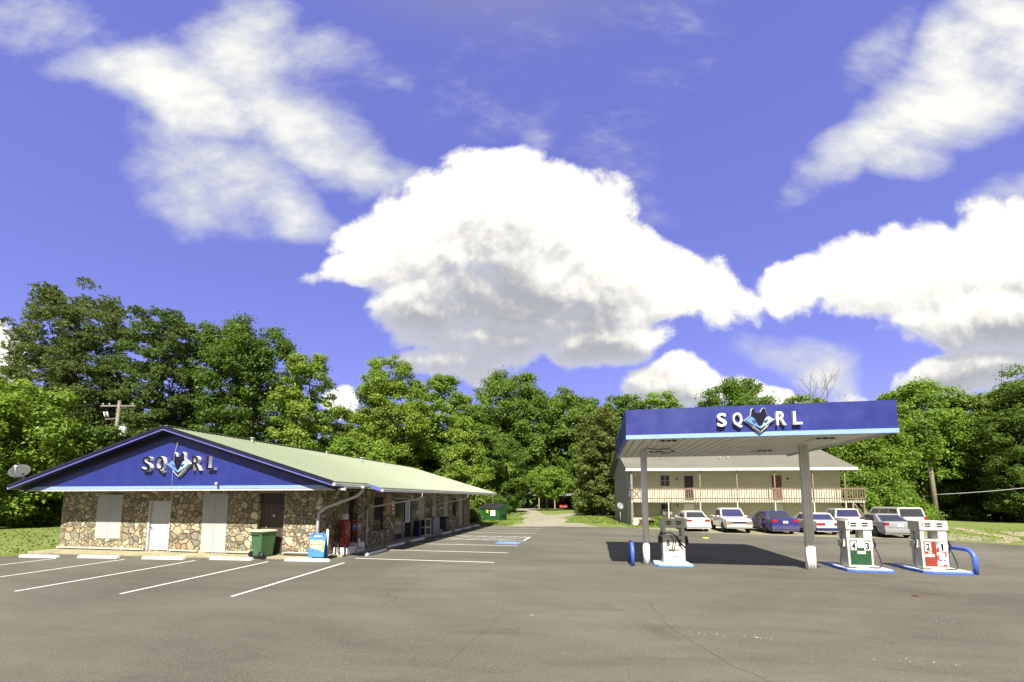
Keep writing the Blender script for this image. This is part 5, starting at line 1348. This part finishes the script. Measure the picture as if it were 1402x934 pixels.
SUV = dict(SEDAN, L=4.7, W=1.82, r=.36, zb=.28, axles=(1.4, -1.35), roof=1.74, belt=1.08, rooft=.82, gb=(-2.2, 1.05), gt=(-2.0, .45), panes=[(.04, .30), (.33, .62), (.65, .92)], doors=[(-1.0, -.1), (-.1, .9)],
    top=[(2.3, .28), (2.32, .62), (2.26, .88), (1.9, .97), (1.1, 1.08), (-2.2, 1.1), (-2.3, 1.04), (-2.32, .6), (-2.3, .28)], yf=2.3, yr=-2.3, tail_z=(.9, 1.15), tail_w=.2, head_z=(.72, .9), plate_z=.8, bump=(.38, .6))
TRUCK = dict(SEDAN, L=5.1, W=1.78, r=.35, zb=.32, axles=(1.6, -1.5), roof=1.64, belt=1.04, rooft=.78, gb=(-.75, 1.12), gt=(-.6, .42), panes=[(.05, .26), (.31, .86)], doors=[(-.18, .92)], square=True,
    top=[(2.5, .32), (2.53, .62), (2.48, .86), (2.1, .96), (1.1, 1.04), (-.82, 1.04), (-.86, .72), (-2.5, .72), (-2.52, .5), (-2.5, .32)], yf=2.5, yr=-2.5, tail_z=(.76, .99), tail_w=.16, head_z=(.66, .82), plate_z=.46, bump=(.38, .6), amber=True)
def add_bed(T, paint, S):
    hw = S['W'] / 2; y0, y1 = -2.49, -.87; zf = .73; zt = 1.03
    for s in (-1, 1):
        b = MB(); b.box(min(s * hw * .985, s * (hw * .985 - .09)), max(s * hw * .985, s * (hw * .985 - .09)), y0, y1, zf, zt); b.build('bed_side', paint, T, bevel=.02)
    b = MB(); b.box(-hw * .985 + .092, hw * .985 - .092, y0 - .0, y0 + .06, zf, zt - .005); g = b.build('tailgate', paint, T, bevel=.015)
    b = MB(); b.box(-.12, .12, y0 - .014, y0 - .001, .86, .93); b.build('handle', A['black'], g)
    b = MB(); b.box(-hw * .88, hw * .88, y0 + .065, y1 - .002, zf + .002, zf + .01); b.build('bed_floor', A['darkgrey'], T)
PW = mat_carpaint('paint_white', (.58, .58, .55)); PB = mat_carpaint('paint_blue', (.018, .018, .13)); PS = mat_carpaint('paint_silver', (.24, .245, .245)); PC = mat_carpaint('paint_off_white', (.46, .45, .40)); PG = mat_carpaint('paint_pale_grey', (.40, .40, .36)); PR = mat_carpaint('paint_red', (.42, .02, .022)); PD = mat_carpaint('paint_dark', (.06, .07, .09))
car('parked_car', 'white sedan seen from behind, parked leftmost by the apartment building', 'car', (7.2, 35.0, -.0), R(1), PW, SEDAN)
TR = car('pickup_truck', 'white pickup truck facing the forecourt with its hood towards the pumps', 'pickup truck', (9.75, 34.3, 0), R(178), PW, dict(TRUCK, glass=A['blueglass']), 'pickup trucks by the apartments'); add_bed(TR, PW, TRUCK)
car('parked_car', 'dark blue sedan parked right of the white pickup truck', 'car', (12.35, 33.9, 0), R(2), PB, BLUE)
car('parked_car', 'older boxy white sedan with dark lower sides and square tail lamps', 'car', (14.95, 33.7, 0), R(1), PW, dict(OLD, glass=A['blueglass'], bumpmat=A['darkblue']))
TG = car('pickup_truck', 'pale grey pickup truck half hidden behind the green-fronted pump', 'pickup truck', (17.35, 34.6, 0), R(-1), PG, dict(TRUCK, glass=A['blueglass'], amber=False), 'pickup trucks by the apartments'); add_bed(TG, PG, TRUCK)
car('parked_car', 'silver coupe between the green and red fronted pumps', 'car', (18.15, 32.0, 0), R(-5), PS, COUPE)
car('parked_car', 'boxy off-white sport utility vehicle behind the red-fronted pump', 'car', (20.7, 35.4, 0), R(3), PC, SUV)
car('parked_car', 'red car under the far carport at the end of the dirt road', 'car', (-7.0, 97.5, 0), R(180), PR, SEDAN, 'cars at the far carport')
car('parked_car', 'dark car in the shade right of the far carport', 'car', (-1.2, 93.5, 0), R(235), PD, SEDAN, 'cars at the far carport')

# ------------------------------------------------------------------ far carport, poles and wires
def carport():
    C = thing('carport', 'low grey roofed carport far down the dirt road under the trees', 'carport', (-8.4, 97, 0)); WOFF[C.name] = Vector((-8.4, 97, 0))
    b = MB(); b.hexa([(-13.6, 94, 2.9), (-4.2, 94, 2.9), (-4.2, 101, 3.3), (-13.6, 101, 3.3)], [(-13.6, 94, 3.1), (-4.2, 94, 3.1), (-4.2, 101, 3.5), (-13.6, 101, 3.5)]); b.build('roof', A['grey'], C)
    for x in (-12.3, -8.8, -5.0):
        for y in (94.4, 100.4): b = MB(); b.box(x - .12, x + .12, y - .12, y + .12, 0, 2.95 + (y - 94) * .055); b.build('post', A['postwood'], C)
    b = MB(); b.box(-13.4, -4.4, 100.7, 100.85, 0, 3.2); b.build('back_wall', A['darkgrey'], C)
carport()
def shed():
    H_ = thing('shed', 'grey gabled shed behind the dark car far down the dirt road', 'shed', (-1.5, 103, 0)); WOFF[H_.name] = Vector((-1.5, 103, 0))
    b = MB(); b.box(-5, 3, 101, 107, 0, 2.8); b.build('wall', A['grey'], H_)
    b = MB(); b.prism([(-5.4, 100.6, 2.8), (3.4, 100.6, 2.8), (-1, 100.6, 5.2)], (0, 6.8, 0)); b.build('roof', A['shingle'], H_)
shed()
def utility_pole():
    P = thing('utility_pole', 'wooden utility pole with crossarm and pale transformer behind the shop gable', 'utility pole', (-44.85, 32.0, 0)); WOFF[P.name] = Vector((-44.85, 32, 0))
    b = MB(); b.tube([(-44.85, 32, -.1), (-44.8, 32, 7), (-44.65, 32, 11.7)], [.19, .16, .13], 10); b.build('pole', A['polewood'], P)
    b = MB(); b.bar((-46.4, 31.68, 11.2), (-43.1, 32.32, 11.2), .12, .14); b.bar((-45.9, 31.8, 9.9), (-44.7, 32.0, 10.0), .09, .1); b.build('crossarm', A['polewood'], P)
    for x, y in ((-46.2, 31.72), (-45.6, 31.83), (-43.4, 32.26)):
        b = MB(); b.lathe([(.03, 0), (.07, .04), (.04, .09), (.07, .13), (.03, .2)], Matrix.Translation((x, y, 11.27)), 8); b.build('insulator', A['gutter'], P)
    b = MB(); b.lathe([(.0, 0), (.28, .02), (.30, .1), (.30, .85), (.27, .95), (.0, 1.0)], Matrix.Translation((-44.05, 32.05, 8.2)), 16); t = b.build('transformer', A['paper'], P)
    b = MB(); b.box(-44.62, -44.3, 31.95, 32.15, 8.4, 8.5); b.box(-44.62, -44.3, 31.95, 32.15, 8.9, 9.0); b.build('bracket', A['steel'], t)
    for x in (-44.2, -43.95): b = MB(); b.lathe([(.03, 0), (.06, .08), (.03, .25)], Matrix.Translation((x, 32.05, 9.2)), 8); b.build('bushing', A['grey'], t)
    for x, z in ((-45.9, 10.05), (-45.55, 10.05)): b = MB(); b.tube([(x, 31.8, z), (x - .08, 31.7, z + .55)], .07, 8); b.build('fuse', A['paper'], P)
utility_pole()
def sag(a, c, s, n=16):
    a, c = Vector(a), Vector(c); return [a.lerp(c, k / n) - Vector((0, 0, s * 4 * (k / n) * (1 - k / n))) for k in range(n + 1)]
def wire(label, a, c, s, r, mat='black', group=None):
    b = MB(); b.tube(sag(a, c, s), r, 5); tag(b.build('wire', A[mat]), label, 'wire', group)
wire('thin dark wire from the crossarm, left of the transformer pole, upper one', (-46.2, 31.72, 11.45), (-110, 22, 11.6), .9, .02)
wire('thin dark wire left of the transformer pole, lower one', (-44.8, 32, 7.6), (-100, 27, 7.4), .8, .02)
wire('thin dark wire low through the trees left of the transformer pole, lowest one', (-44.8, 32, 6.4), (-98, 30, 6.2), .8, .02)
wire('pale cable sagging from the leaning pole to the right edge', (34.3, 51.5, 2.75), (52, 42.5, 6.6), .7, .017, 'paper')
wire('dark cable between the leaning pole and the trees behind', (34.3, 51.5, 2.6), (20, 75, 5.2), .5, .02)

# ------------------------------------------------------------------ trees
def np_obj(name, V, F, mat, parent=None, smooth=False, loc=(0, 0, 0)):
    me = bpy.data.meshes.new(name); nv = len(V); nf = len(F); k = F.shape[1]
    me.vertices.add(nv); me.vertices.foreach_set('co', V.astype(np.float32).ravel())
    me.loops.add(nf * k); me.loops.foreach_set('vertex_index', F.astype(np.int32).ravel())
    me.polygons.add(nf); me.polygons.foreach_set('loop_start', np.arange(0, nf * k, k, dtype=np.int32))
    me.update(calc_edges=True); me.validate()
    me.materials.append(mat)
    o = bpy.data.objects.new(name, me); col.objects.link(o); o.location = loc
    if parent: o.parent = parent
    return o

def unit(a): return a / (np.linalg.norm(a, axis=1, keepdims=True) + 1e-9)
def leaf_quads(C, N, size, rg, aspect=.62, droop=0.0):
    """a kite-shaped leaf spray at each centre, facing N"""
    n = len(C); t = unit(np.cross(N, unit(rg.normal(size=(n, 3))))); s = np.cross(N, t)
    sz = size[:, None]; V = np.empty((n, 4, 3))
    V[:, 0] = C - t * sz; V[:, 1] = C - s * sz * aspect + N * sz * .12 * rg.uniform(-1, 1, (n, 1)); V[:, 2] = C + t * sz; V[:, 3] = C + s * sz * aspect + N * sz * .12 * rg.uniform(-1, 1, (n, 1))
    V[:, 2, 2] -= droop * size; V[:, 0, 2] -= droop * size * .4
    F = np.arange(n * 4).reshape(n, 4)
    return V.reshape(-1, 3), F

def crown_points(rg, n, z0, z1, R0, kind, lobes=.28):
    if kind == 'pine': lobes = .12
    """clump centres over a crown; kind sets how the width changes with height"""
    t = rg.random(n * 3); a = rg.random(n * 3) * 2 * np.pi
    if kind == 'round': w = np.sqrt(np.clip(1 - ((t - .48) / .56) ** 2, 0, 1))
    elif kind == 'tall': w = np.clip(np.minimum(1.0, .62 + t * .75), 0, 1) * np.sqrt(np.clip(1 - ((t - .3) / .74) ** 2 * (t > .3), 0, 1))
    elif kind == 'cone': w = (1 - t) ** .75 * np.minimum(1, .55 + 3 * t)
    elif kind == 'tier': w = (1 - t * .8) ** .8 * (.55 + .45 * np.abs(np.sin(t * 13)))
    elif kind == 'pine': w = np.sqrt(np.clip(1 - ((t - .56) / .56) ** 2, 0, 1)) * (.78 + .22 * np.sin(t * 24) ** 2)
    elif kind == 'shrub': w = np.sqrt(np.clip(1 - (t * .98) ** 2, 0, 1))
    else: w = np.ones_like(t)
    keep = rg.random(n * 3) < w ** 1.3 + .03
    t, a, w = t[keep][:n], a[keep][:n], w[keep][:n]
    ph = rg.random(6) * 6.28
    lob = 1 + lobes * (np.sin(a * 2 + ph[0] + t * 4) * .5 + np.sin(a * 3 + ph[1] - t * 7) * .4 + np.sin(a * 5 + ph[2] + t * 9) * .25)
    rho = np.where(rg.random(len(t)) < (.78 if kind != 'pine' else .7), rg.uniform(.72, 1.0, len(t)), rg.uniform(.1, .72, len(t)))
    r = R0 * w * lob * rho
    return np.stack([r * np.cos(a), r * np.sin(a), z0 + (z1 - z0) * t], 1), rho

def make_tree(name, label, H, R0, base, kind, leaf, bark, seed, n_clump=110, n_leaf=15000, lsize=.24, csize=.17, trunk_r=None, lean=0.0, group=None, gap=.0):
    if kind == 'pine': n_clump = int(n_clump * 2.2); n_leaf = int(n_leaf * 4.2); csize *= .9; lsize *= .72
    else: n_clump = int(n_clump * 2.1); n_leaf = int(n_leaf * 3.0); lsize *= .64; csize *= .92
    rg = np.random.default_rng(seed); T = thing(name, label, 'tree' if 'shrub' not in name and 'bush' not in name else 'shrub', (0, 0, 0), 0, group)
    z0 = H * base
    C, rho = crown_points(rg, n_clump, z0, H * .96, R0, kind)
    n = len(C); rc = R0 * csize * rg.uniform(.65, 1.35, n) * (1.0 if kind != 'pine' else .8)
    # an uneven top: push a few clumps out
    C += rg.normal(size=C.shape) * R0 * .05
    C[:, 0] += lean * C[:, 2]
    p = rc ** 2 / (rc ** 2).sum(); cnt = rg.multinomial(n_leaf, p); idx = np.repeat(np.arange(n), cnt)
    d = unit(rg.normal(size=(n_leaf, 3)))
    if kind == 'pine':
        # tufts of needles: short blades bursting from each twig tip
        nt = n_leaf // 9; ti = rg.choice(n, nt, p=p); td = unit(rg.normal(size=(nt, 3)) + np.array([0, 0, .15])); tc = C[ti] + td * (rc[ti] * rg.uniform(.25, 1.0, nt))[:, None] * np.array([1.25, 1.25, .55])
        bd = unit(np.repeat(td, 9, 0) * .9 + rg.normal(size=(nt * 9, 3)) * .75 + np.array([0, 0, .25])); cc = np.repeat(tc, 9, 0)
        ln = lsize * rg.uniform(.8, 1.5, len(bd)); side = unit(np.cross(bd, unit(rg.normal(size=bd.shape)))) * (lsize * .2)
        V = np.empty((len(bd), 4, 3)); V[:, 0] = cc - side * .6; V[:, 1] = cc + bd * (ln * .6)[:, None] - side; V[:, 2] = cc + bd * ln[:, None]; V[:, 3] = cc + bd * (ln * .6)[:, None] + side
        V = V.reshape(-1, 3); F = np.arange(len(V)).reshape(-1, 4)
    else:
        q = np.where(rg.random(n_leaf) < .32, np.abs(rg.normal(size=n_leaf)) * .55 + .6, rg.uniform(.35, 1.05, n_leaf) ** .7)
        P = C[idx] + d * (rc[idx] * q)[:, None] * np.array([1.12, 1.12, .72])
        N = unit(d * .75 + np.array([0, -.12, .6]) + rg.normal(size=d.shape) * .5)
        sz = lsize * rg.uniform(.55, 1.25, n_leaf)
        V, F = leaf_quads(P, N, sz, rg, .6, .2)
    np_obj('crown', V, F, leaf, T)
    tr = trunk_r or H * .0115
    b = MB(); top = H * (.9 if kind in ('pine', 'tall', 'cone', 'tier') else .72); k = 9
    wob = rg.normal(size=(k + 1, 2)) * H * .006; wob[0] = 0
    pts = [(wob[i, 0] + lean * top * i / k, wob[i, 1], top * i / k - (.15 if i == 0 else 0)) for i in range(k + 1)]
    b.tube(pts, [tr * (1.25 if i == 0 else 1) * (1 - .88 * i / k) + .015 for i in range(k + 1)], 9)
    order = np.argsort(-rc)[: min(n, 34 if kind != 'pine' else 46)]
    for i in order:
        c = C[i]; dist = math.hypot(c[0] - lean * c[2], c[1]); zt = max(z0 * .75, c[2] - dist * (.7 if kind != 'pine' else .12)); zt = min(zt, top * .97); f = zt / top * k; j = int(min(f, k - 1)); fr = f - j
        a = Vector(pts[j]).lerp(Vector(pts[j + 1]), fr); m_ = a.lerp(Vector(c), .5) + Vector((0, 0, dist * .08)); r0 = tr * (1 - .88 * zt / top) * .45 + .012
        b.tube([a, m_, Vector(c)], [r0, r0 * .6, r0 * .22], 5, caps=False)
    o = b.build('trunk', bark, T, local=True)
    return T

def put(T, x, y, rz=0.0, s=1.0): T.location = (x, y, zg(x, y) - .03); T.rotation_euler = (0, 0, rz); T.scale = (s, s, s); return T
L_, M2, D_, O_, MP, ND = (A[k] for k in ('leaf_light', 'leaf_mid', 'leaf_dark', 'leaf_olive', 'leaf_maple', 'needle'))
BK, PBK, NBK = A['bark'], A['palebark'], A['pinebark']

# --- left, behind the shop
put(make_tree('pine_tree', 'tallest dark pine with a broad rounded crown behind the shop gable', 28.4, 5.6, .26, 'pine', ND, NBK, 1, 190, 30000, .36, .21), -61.8, 38.9)
put(make_tree('pine_tree', 'tall pine with a narrower crown just right of the rounded tallest pine', 26.6, 4.7, .2, 'pine', ND, NBK, 2, 150, 24000, .36, .21), -53.5, 42.5)
put(make_tree('pine_tree', 'pine at the far left edge, its top below a pale cloud', 20.0, 4.6, .2, 'pine', ND, NBK, 3, 120, 18000, .38, .2), -84, 45)
put(make_tree('pine_tree', 'pine in the gap under the tallest pine, beside the utility pole', 17.5, 5.2, .12, 'pine', ND, NBK, 4, 110, 16000, .36, .22), -66, 46)
put(make_tree('broadleaf_tree', 'mid green tree with an even top, second right of the tallest pine', 28.0, 5.6, .2, 'tall', D_, BK, 5, 120, 17000, .27), -51, 49)
put(make_tree('broadleaf_tree', 'dense green tree with a flat shoulder above the shop ridge', 25.8, 5.8, .14, 'tall', D_, BK, 6, 120, 18000, .26), -42.2, 45.2)
put(make_tree('broadleaf_tree', 'slim bright tree with ragged top at the end of the tall row behind the shop', 19.8, 3.3, .26, 'tall', L_, PBK, 7, 60, 6500, .25, .2), -31.6, 41.6)
put(make_tree('broadleaf_tree', 'bright leafy tree with low branches left of the shop by the grass', 12.6, 5.4, .06, 'tall', L_, BK, 8, 120, 18000, .24), -48.0, 25.5)
put(make_tree('broadleaf_tree', 'leafy tree behind the bright one at the left edge of the view', 13.5, 5.8, .05, 'round', M2, BK, 9, 110, 15000, .25), -58, 29)
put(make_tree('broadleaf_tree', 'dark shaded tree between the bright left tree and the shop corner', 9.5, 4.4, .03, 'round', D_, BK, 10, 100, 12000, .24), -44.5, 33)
put(make_tree('broadleaf_tree', 'small conical bright sapling above the shop roof, left one of two', 9.8, 2.6, .05, 'cone', L_, BK, 11, 60, 7500, .22, .24), -26.4, 40.5)
put(make_tree('broadleaf_tree', 'small conical bright sapling above the shop roof, right one of two', 9.2, 2.4, .05, 'cone', L_, BK, 12, 60, 7500, .22, .24), -22.2, 41.2)
put(make_tree('broadleaf_tree', 'dark tree seen low in the gap between the two tall groups', 17.5, 4.6, .1, 'round', D_, BK, 13, 90, 11000, .27), -40.5, 60)
# --- middle
put(make_tree('broadleaf_tree', 'tall yellow-green tree rising behind the middle of the shop roof', 24.2, 6.0, .12, 'tall', L_, PBK, 14, 140, 21000, .27), -29.6, 57.5)
put(make_tree('broadleaf_tree', 'light green tree joined to the right of the tall yellow-green one', 22.6, 5.0, .12, 'tall', L_, BK, 15, 110, 15000, .28), -23.6, 63)
put(make_tree('broadleaf_tree', 'young tree with layered pale tiers of leaves above the end of the shop roof', 13.2, 3.6, .10, 'tier', L_, BK, 16, 80, 10500, .24, .2), -16.4, 52.5)
put(make_tree('broadleaf_tree', 'large rounded green tree with the highest crown in the middle of the woods', 26.8, 7.8, .16, 'round', M2, PBK, 17, 200, 34000, .33), -19.5, 98, 0, 1.24)
put(make_tree('broadleaf_tree', 'broad green tree right of the highest middle crown', 23.5, 6.6, .14, 'round', M2, BK, 18, 180, 28000, .33), -5.5, 108, 0, 1.3)
put(make_tree('broadleaf_tree', 'green tree whose top meets the left end of the canopy', 23.4, 5.6, .14, 'tall', M2, BK, 19, 120, 16000, .30), 5.2, 81)
put(make_tree('broadleaf_tree', 'olive green drooping tree left of the apartment building', 15.6, 4.0, .02, 'tall', O_, BK, 20, 110, 15000, .24), 1.0, 59.5)
put(make_tree('broadleaf_tree', 'small dark-trunked tree standing before the far carport', 8.6, 3.6, .34, 'round', L_, BK, 21, 70, 8500, .25, .22, .16), -9.3, 82.5)
put(make_tree('broadleaf_tree', 'leafy low tree left of where the dirt road enters the woods', 9.5, 4.2, .08, 'round', L_, BK, 22, 90, 11000, .25), -16.6, 70)
put(make_tree('broadleaf_tree', 'pale trunked tree right of the layered young tree', 17.0, 4.2, .2, 'tall', M2, PBK, 23, 90, 11500, .27), -18.8, 62)
put(make_tree('broadleaf_tree', 'dense tree shading the right branch of the dirt road', 12.5, 4.6, .12, 'round', M2, BK, 24, 100, 13000, .26), -.6, 85.5)
# --- behind canopy and right
put(make_tree('broadleaf_tree', 'round crowned tree showing above the canopy sign', 26.0, 6.6, .3, 'round', M2, BK, 25, 130, 17000, .31), 26.5, 87)
put(make_tree('broadleaf_tree', 'tree with a low pale top showing just above the left end of the canopy', 22.0, 5.4, .2, 'round', L_, BK, 26, 100, 12000, .30), 11.8, 79)
put(make_tree('broadleaf_tree', 'pale yellow-green tree top by the rusty vent caps of the canopy', 21.5, 5.0, .2, 'round', L_, BK, 27, 90, 11000, .3), 37, 84)
put(make_tree('maple_tree', 'bright green maple right of the apartment building balcony', 11.6, 5.6, .05, 'round', MP, BK, 28, 150, 24000, .22), 27.6, 53.5)
put(make_tree('maple_tree', 'low spreading bright tree under the maple beside the wooden stair', 6.2, 4.6, .02, 'shrub', MP, BK, 29, 110, 15000, .2), 27.2, 49.6)
put(make_tree('broadleaf_tree', 'tall tree directly right of the canopy end, above the maple', 18.6, 5.6, .3, 'tall', L_, BK, 30, 120, 17000, .26), 43.5, 66.5)
put(make_tree('broadleaf_tree', 'rounded tree above the top of the leaning pole', 17.0, 5.4, .36, 'round', M2, BK, 31, 120, 16000, .26), 50.5, 66)
put(make_tree('broadleaf_tree', 'tall full tree near the right edge, highest of the right side woods', 19.4, 6.0, .36, 'tall', M2, BK, 32, 140, 19000, .25), 54.0, 62)
put(make_tree('broadleaf_tree', 'dark tree cut by the right edge of the view', 19.0, 6.0, .36, 'tall', M2, BK, 33, 130, 17000, .25), 58.5, 55)
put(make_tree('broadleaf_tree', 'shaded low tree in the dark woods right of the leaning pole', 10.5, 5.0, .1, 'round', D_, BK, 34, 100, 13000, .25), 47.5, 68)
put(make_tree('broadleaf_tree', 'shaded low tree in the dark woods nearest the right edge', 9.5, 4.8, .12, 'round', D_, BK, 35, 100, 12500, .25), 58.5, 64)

# --- woods filling in behind: copies of a few kinds
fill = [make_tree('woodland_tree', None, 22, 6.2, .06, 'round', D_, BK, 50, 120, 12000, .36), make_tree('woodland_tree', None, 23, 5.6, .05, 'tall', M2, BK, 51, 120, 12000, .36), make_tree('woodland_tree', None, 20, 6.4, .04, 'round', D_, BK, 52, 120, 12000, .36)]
spots = []
rn = random.Random(12)
def row(a, c, n, h, lab, grp):
    for k in range(n):
        t = (k + .5) / n; spots.append((a[0] + (c[0] - a[0]) * t + rn.uniform(-2, 2), a[1] + (c[1] - a[1]) * t + rn.uniform(-2.5, 2.5), h * rn.uniform(.86, 1.06), lab, grp))
row((-96, 50), (-34, 68), 9, .78, 'dark green tree in the woods behind the tall row at the shop', 'trees deep in the woods behind the shop')
row((-46, 78), (-24, 96), 5, .86, 'dark green tree in the woods behind the middle row', 'trees deep in the woods beyond the dirt road')
row((-34, 66), (-12, 70), 4, .62, 'dark green tree in the woods behind the middle row', 'trees deep in the woods beyond the dirt road')
row((0, 96), (44, 96), 6, .86, 'green tree in the woods behind the apartment building', 'trees deep in the woods behind the apartments')
row((40, 76), (74, 56), 6, .72, 'dark tree in the woods behind the row on the right', 'trees deep in the woods on the right')
row((48, 62), (70, 46), 5, .6, 'dark tree in the woods behind the row on the right', 'trees deep in the woods on the right')
row((-95, 38), (-58, 33), 4, .55, 'dark tree among the pines on the left', 'trees among the pines on the left')
used = [False] * 3
for i, (x, y, s, lab, grp) in enumerate(spots):
    k = i % 3; o = fill[k] if not used[k] else copy_tree(fill[k]); used[k] = True
    put(o, x, y, rn.random() * 6.28, s); tag(o, lab, 'tree', grp)

# --- understory shrubs along the edge of the woods
sh = [make_tree('bush', None, 3.2, 2.2, .0, 'shrub', M2, BK, 60, 46, 5200, .2, .26, .03), make_tree('bush', None, 2.6, 2.0, .0, 'shrub', D_, BK, 61, 46, 5000, .2, .26, .03)]
us = [False, False]
def bush_row(a, c, n, s, lab, grp):
    for k in range(n):
        t = (k + .5) / n; i = rn.randint(0, 1); o = sh[i] if not us[i] else copy_tree(sh[i]); us[i] = True
        put(o, a[0] + (c[0] - a[0]) * t + rn.uniform(-.8, .8), a[1] + (c[1] - a[1]) * t + rn.uniform(-.8, .8), rn.random() * 6.28, s * rn.uniform(.75, 1.25)); tag(o, lab, 'bush', grp)
bush_row((-66, 27), (-42, 31), 9, .8, 'green bush along the back of the left grass', 'bushes behind the left grass')
bush_row((-24, 52), (-14, 62), 6, 1.0, 'green bush at the edge of the woods beyond the dumpster', 'bushes beyond the dumpster')
bush_row((-30, 44), (-19, 48), 5, .8, 'green bush at the edge of the woods beyond the dumpster', 'bushes beyond the dumpster')
bush_row((-3, 74), (6, 62), 5, .8, 'green bush on the grass left of the apartment building', 'bushes left of the apartments')
bush_row((41, 66), (64, 57), 7, .7, 'dark bush along the foot of the right side woods', 'bushes along the right side woods')
bush_row((24, 44.5), (29, 46.5), 3, .6, 'low bush at the foot of the outside stair', 'bushes by the stair')
b_ = make_tree('bush', 'small bright bush against the lower apartment wall beside the table', 1.2, .7, .0, 'shrub', L_, BK, 70, 24, 1800, .1, .3, .03); p_ = apt(2.55, .75, 0); b_.location = p_
put(make_tree('bush', 'tall weedy bush leaning against the dumpster at the end of the shop', 2.5, 1.3, .0, 'shrub', L_, BK, 71, 40, 3800, .12, .3, .03), -12.9, 41.4)
put(make_tree('bush', 'low weeds between the end of the shop and the dumpster', 1.5, 1.2, .0, 'shrub', A['leaf_olive'], BK, 72, 36, 3000, .11, .3, .03), -12.0, 39.2)
put(make_tree('bush', 'rounded shrub on the grass right behind the dumpster', 2.6, 1.6, .0, 'shrub', L_, BK, 73, 40, 4200, .17, .28, .03), -16.2, 62)

# --- bare tree and the vine-covered leaning pole
def bare_tree():
    T = thing('bare_tree', 'bare leafless tree with forked twigs rising behind the canopy', 'tree', (40.7, 87.5, 0)); r_ = random.Random(5); b = MB()
    def grow(p, d, ln, r, dep):
        q = p + d * ln; m_ = p + d * ln * .5 + Vector((r_.uniform(-1, 1), r_.uniform(-1, 1), 0)) * ln * .06
        b.tube([p, m_, q], [r, r * .85, r * .68], 6 if dep < 3 else 4, caps=False)
        if dep >= 5: return
        for k in range(2 if r_.random() < .55 else 3):
            e = (d + Vector((r_.uniform(-1, 1), r_.uniform(-1, 1), r_.uniform(-.25, .75))) * (.55 + .08 * dep)).normalized(); grow(q, e, ln * r_.uniform(.62, .82), r * .6, dep + 1)
    grow(Vector((0, 0, 0)), Vector((0, 0, 1)), 9.5, .32, 0)
    b.build('branches', PBK, T, local=True)
    bb = np.array(b.v)[:, 2].max(); T.scale = (25.6 / bb,) * 3
bare_tree()
def vine_pole():
    T = thing('leaning_pole', 'leaning grey wooden pole with its top lost in leafy vines', 'utility pole', (34.5, 51.6, 0))
    b = MB(); b.tube([(0, 0, -.2), (-.15, 0, 4.5), (-.55, 0, 9.6)], [.24, .21, .17], 10); b.build('pole', A['polewood'], T, local=True)
    rg = np.random.default_rng(77); n = 3800; t = rg.random(n); z = 6.6 + 3.6 * t; d = unit(rg.normal(size=(n, 3))); P = np.stack([-.05 * z * .0 - .4 + 0 * t, 0 * t, z], 1) + d * (rg.uniform(.2, 1.3, n) * (1.1 - .4 * np.abs(t - .4)))[:, None]
    V, F = leaf_quads(P, unit(d * .6 + rg.normal(size=d.shape) * .6 + np.array([0, 0, .4])), .17 * rg.uniform(.6, 1.2, n), rg); np_obj('vines', V, F, M2, T)
vine_pole()

# --- grass blades on the verges and islands
def grass():
    rg = np.random.default_rng(5); V = []; zones = [(-44, -24.6, 13.4, 30, 4500, .06), (-16, -8, 37, 52, 5500, .13), (-3, 3.2, 42, 58, 6000, .1), (20.5, 40, 26.8, 48, 5000, .06), (2.6, 6, 36.6, 41, 1500, .12), (-11.5, -7.6, 36.6, 40, 1800, .16), (-20, -10, 54, 66, 3000, .2)]
    out = []
    for x0, x1, y0, y1, n, h in zones:
        P = np.stack([rg.uniform(x0, x1, n), y0 + (y1 - y0) * rg.random(n) ** 1.4, np.zeros(n)], 1)
        P[:, 2] = [zg(x, y) - .03 for x, y in P[:, :2]]
        # keep the roads and tracks clear
        keep = ~((P[:, 0] > 20) & (P[:, 1] < 28.8 - (P[:, 0] - 21) * .55))
        P = P[keep]; n = len(P); hh = h * rg.uniform(.4, 1.3, n) ** 1.3; a = rg.random(n) * 6.28; w = .05 + .03 * rg.random(n); l = rg.normal(size=(n, 2)) * .35
        s = np.stack([np.cos(a), np.sin(a), 0 * a], 1) * w[:, None]; tip = P + np.stack([l[:, 0] * hh, l[:, 1] * hh, hh], 1)
        q = np.empty((n, 4, 3)); q[:, 0] = P - s; q[:, 1] = P + s; q[:, 2] = tip + s * .35; q[:, 3] = tip - s * .35; out.append(q.reshape(-1, 3))
    V = np.concatenate(out); o = np_obj('grass', V, np.arange(len(V)).reshape(-1, 4), A['grassblade']); o['kind'] = 'stuff'
grass()
def far_woods():
    rg = np.random.default_rng(9); n = 60000; t = rg.random(n)
    xs_ = np.array([-200, -120, -60, -20, 10, 50, 85, 110, 130]); ys_ = np.array([50, 66, 86, 104, 112, 108, 84, 62, 30]); zs_ = np.array([14, 15, 17, 21, 22, 20, 16, 15, 14])
    u = t * 8; i = np.clip(u.astype(int), 0, 7); f = u - i
    x = xs_[i] * (1 - f) + xs_[i + 1] * f; y = ys_[i] * (1 - f) + ys_[i + 1] * f; top = (zs_[i] * (1 - f) + zs_[i + 1] * f) * (.86 + .14 * np.sin(x * .7) * np.sin(x * .23 + 1))
    z = top * rg.random(n) ** .8; P = np.stack([x + rg.normal(size=n) * 2.5, y + rg.normal(size=n) * 4, z], 1)
    V, F = leaf_quads(P, unit(rg.normal(size=(n, 3)) + np.array([0, -.4, .4])), .75 * rg.uniform(.5, 1.2, n), rg)
    o = np_obj('far_woods', V, F, D_); o['kind'] = 'stuff'
far_woods()
bpy.context.view_layer.update()
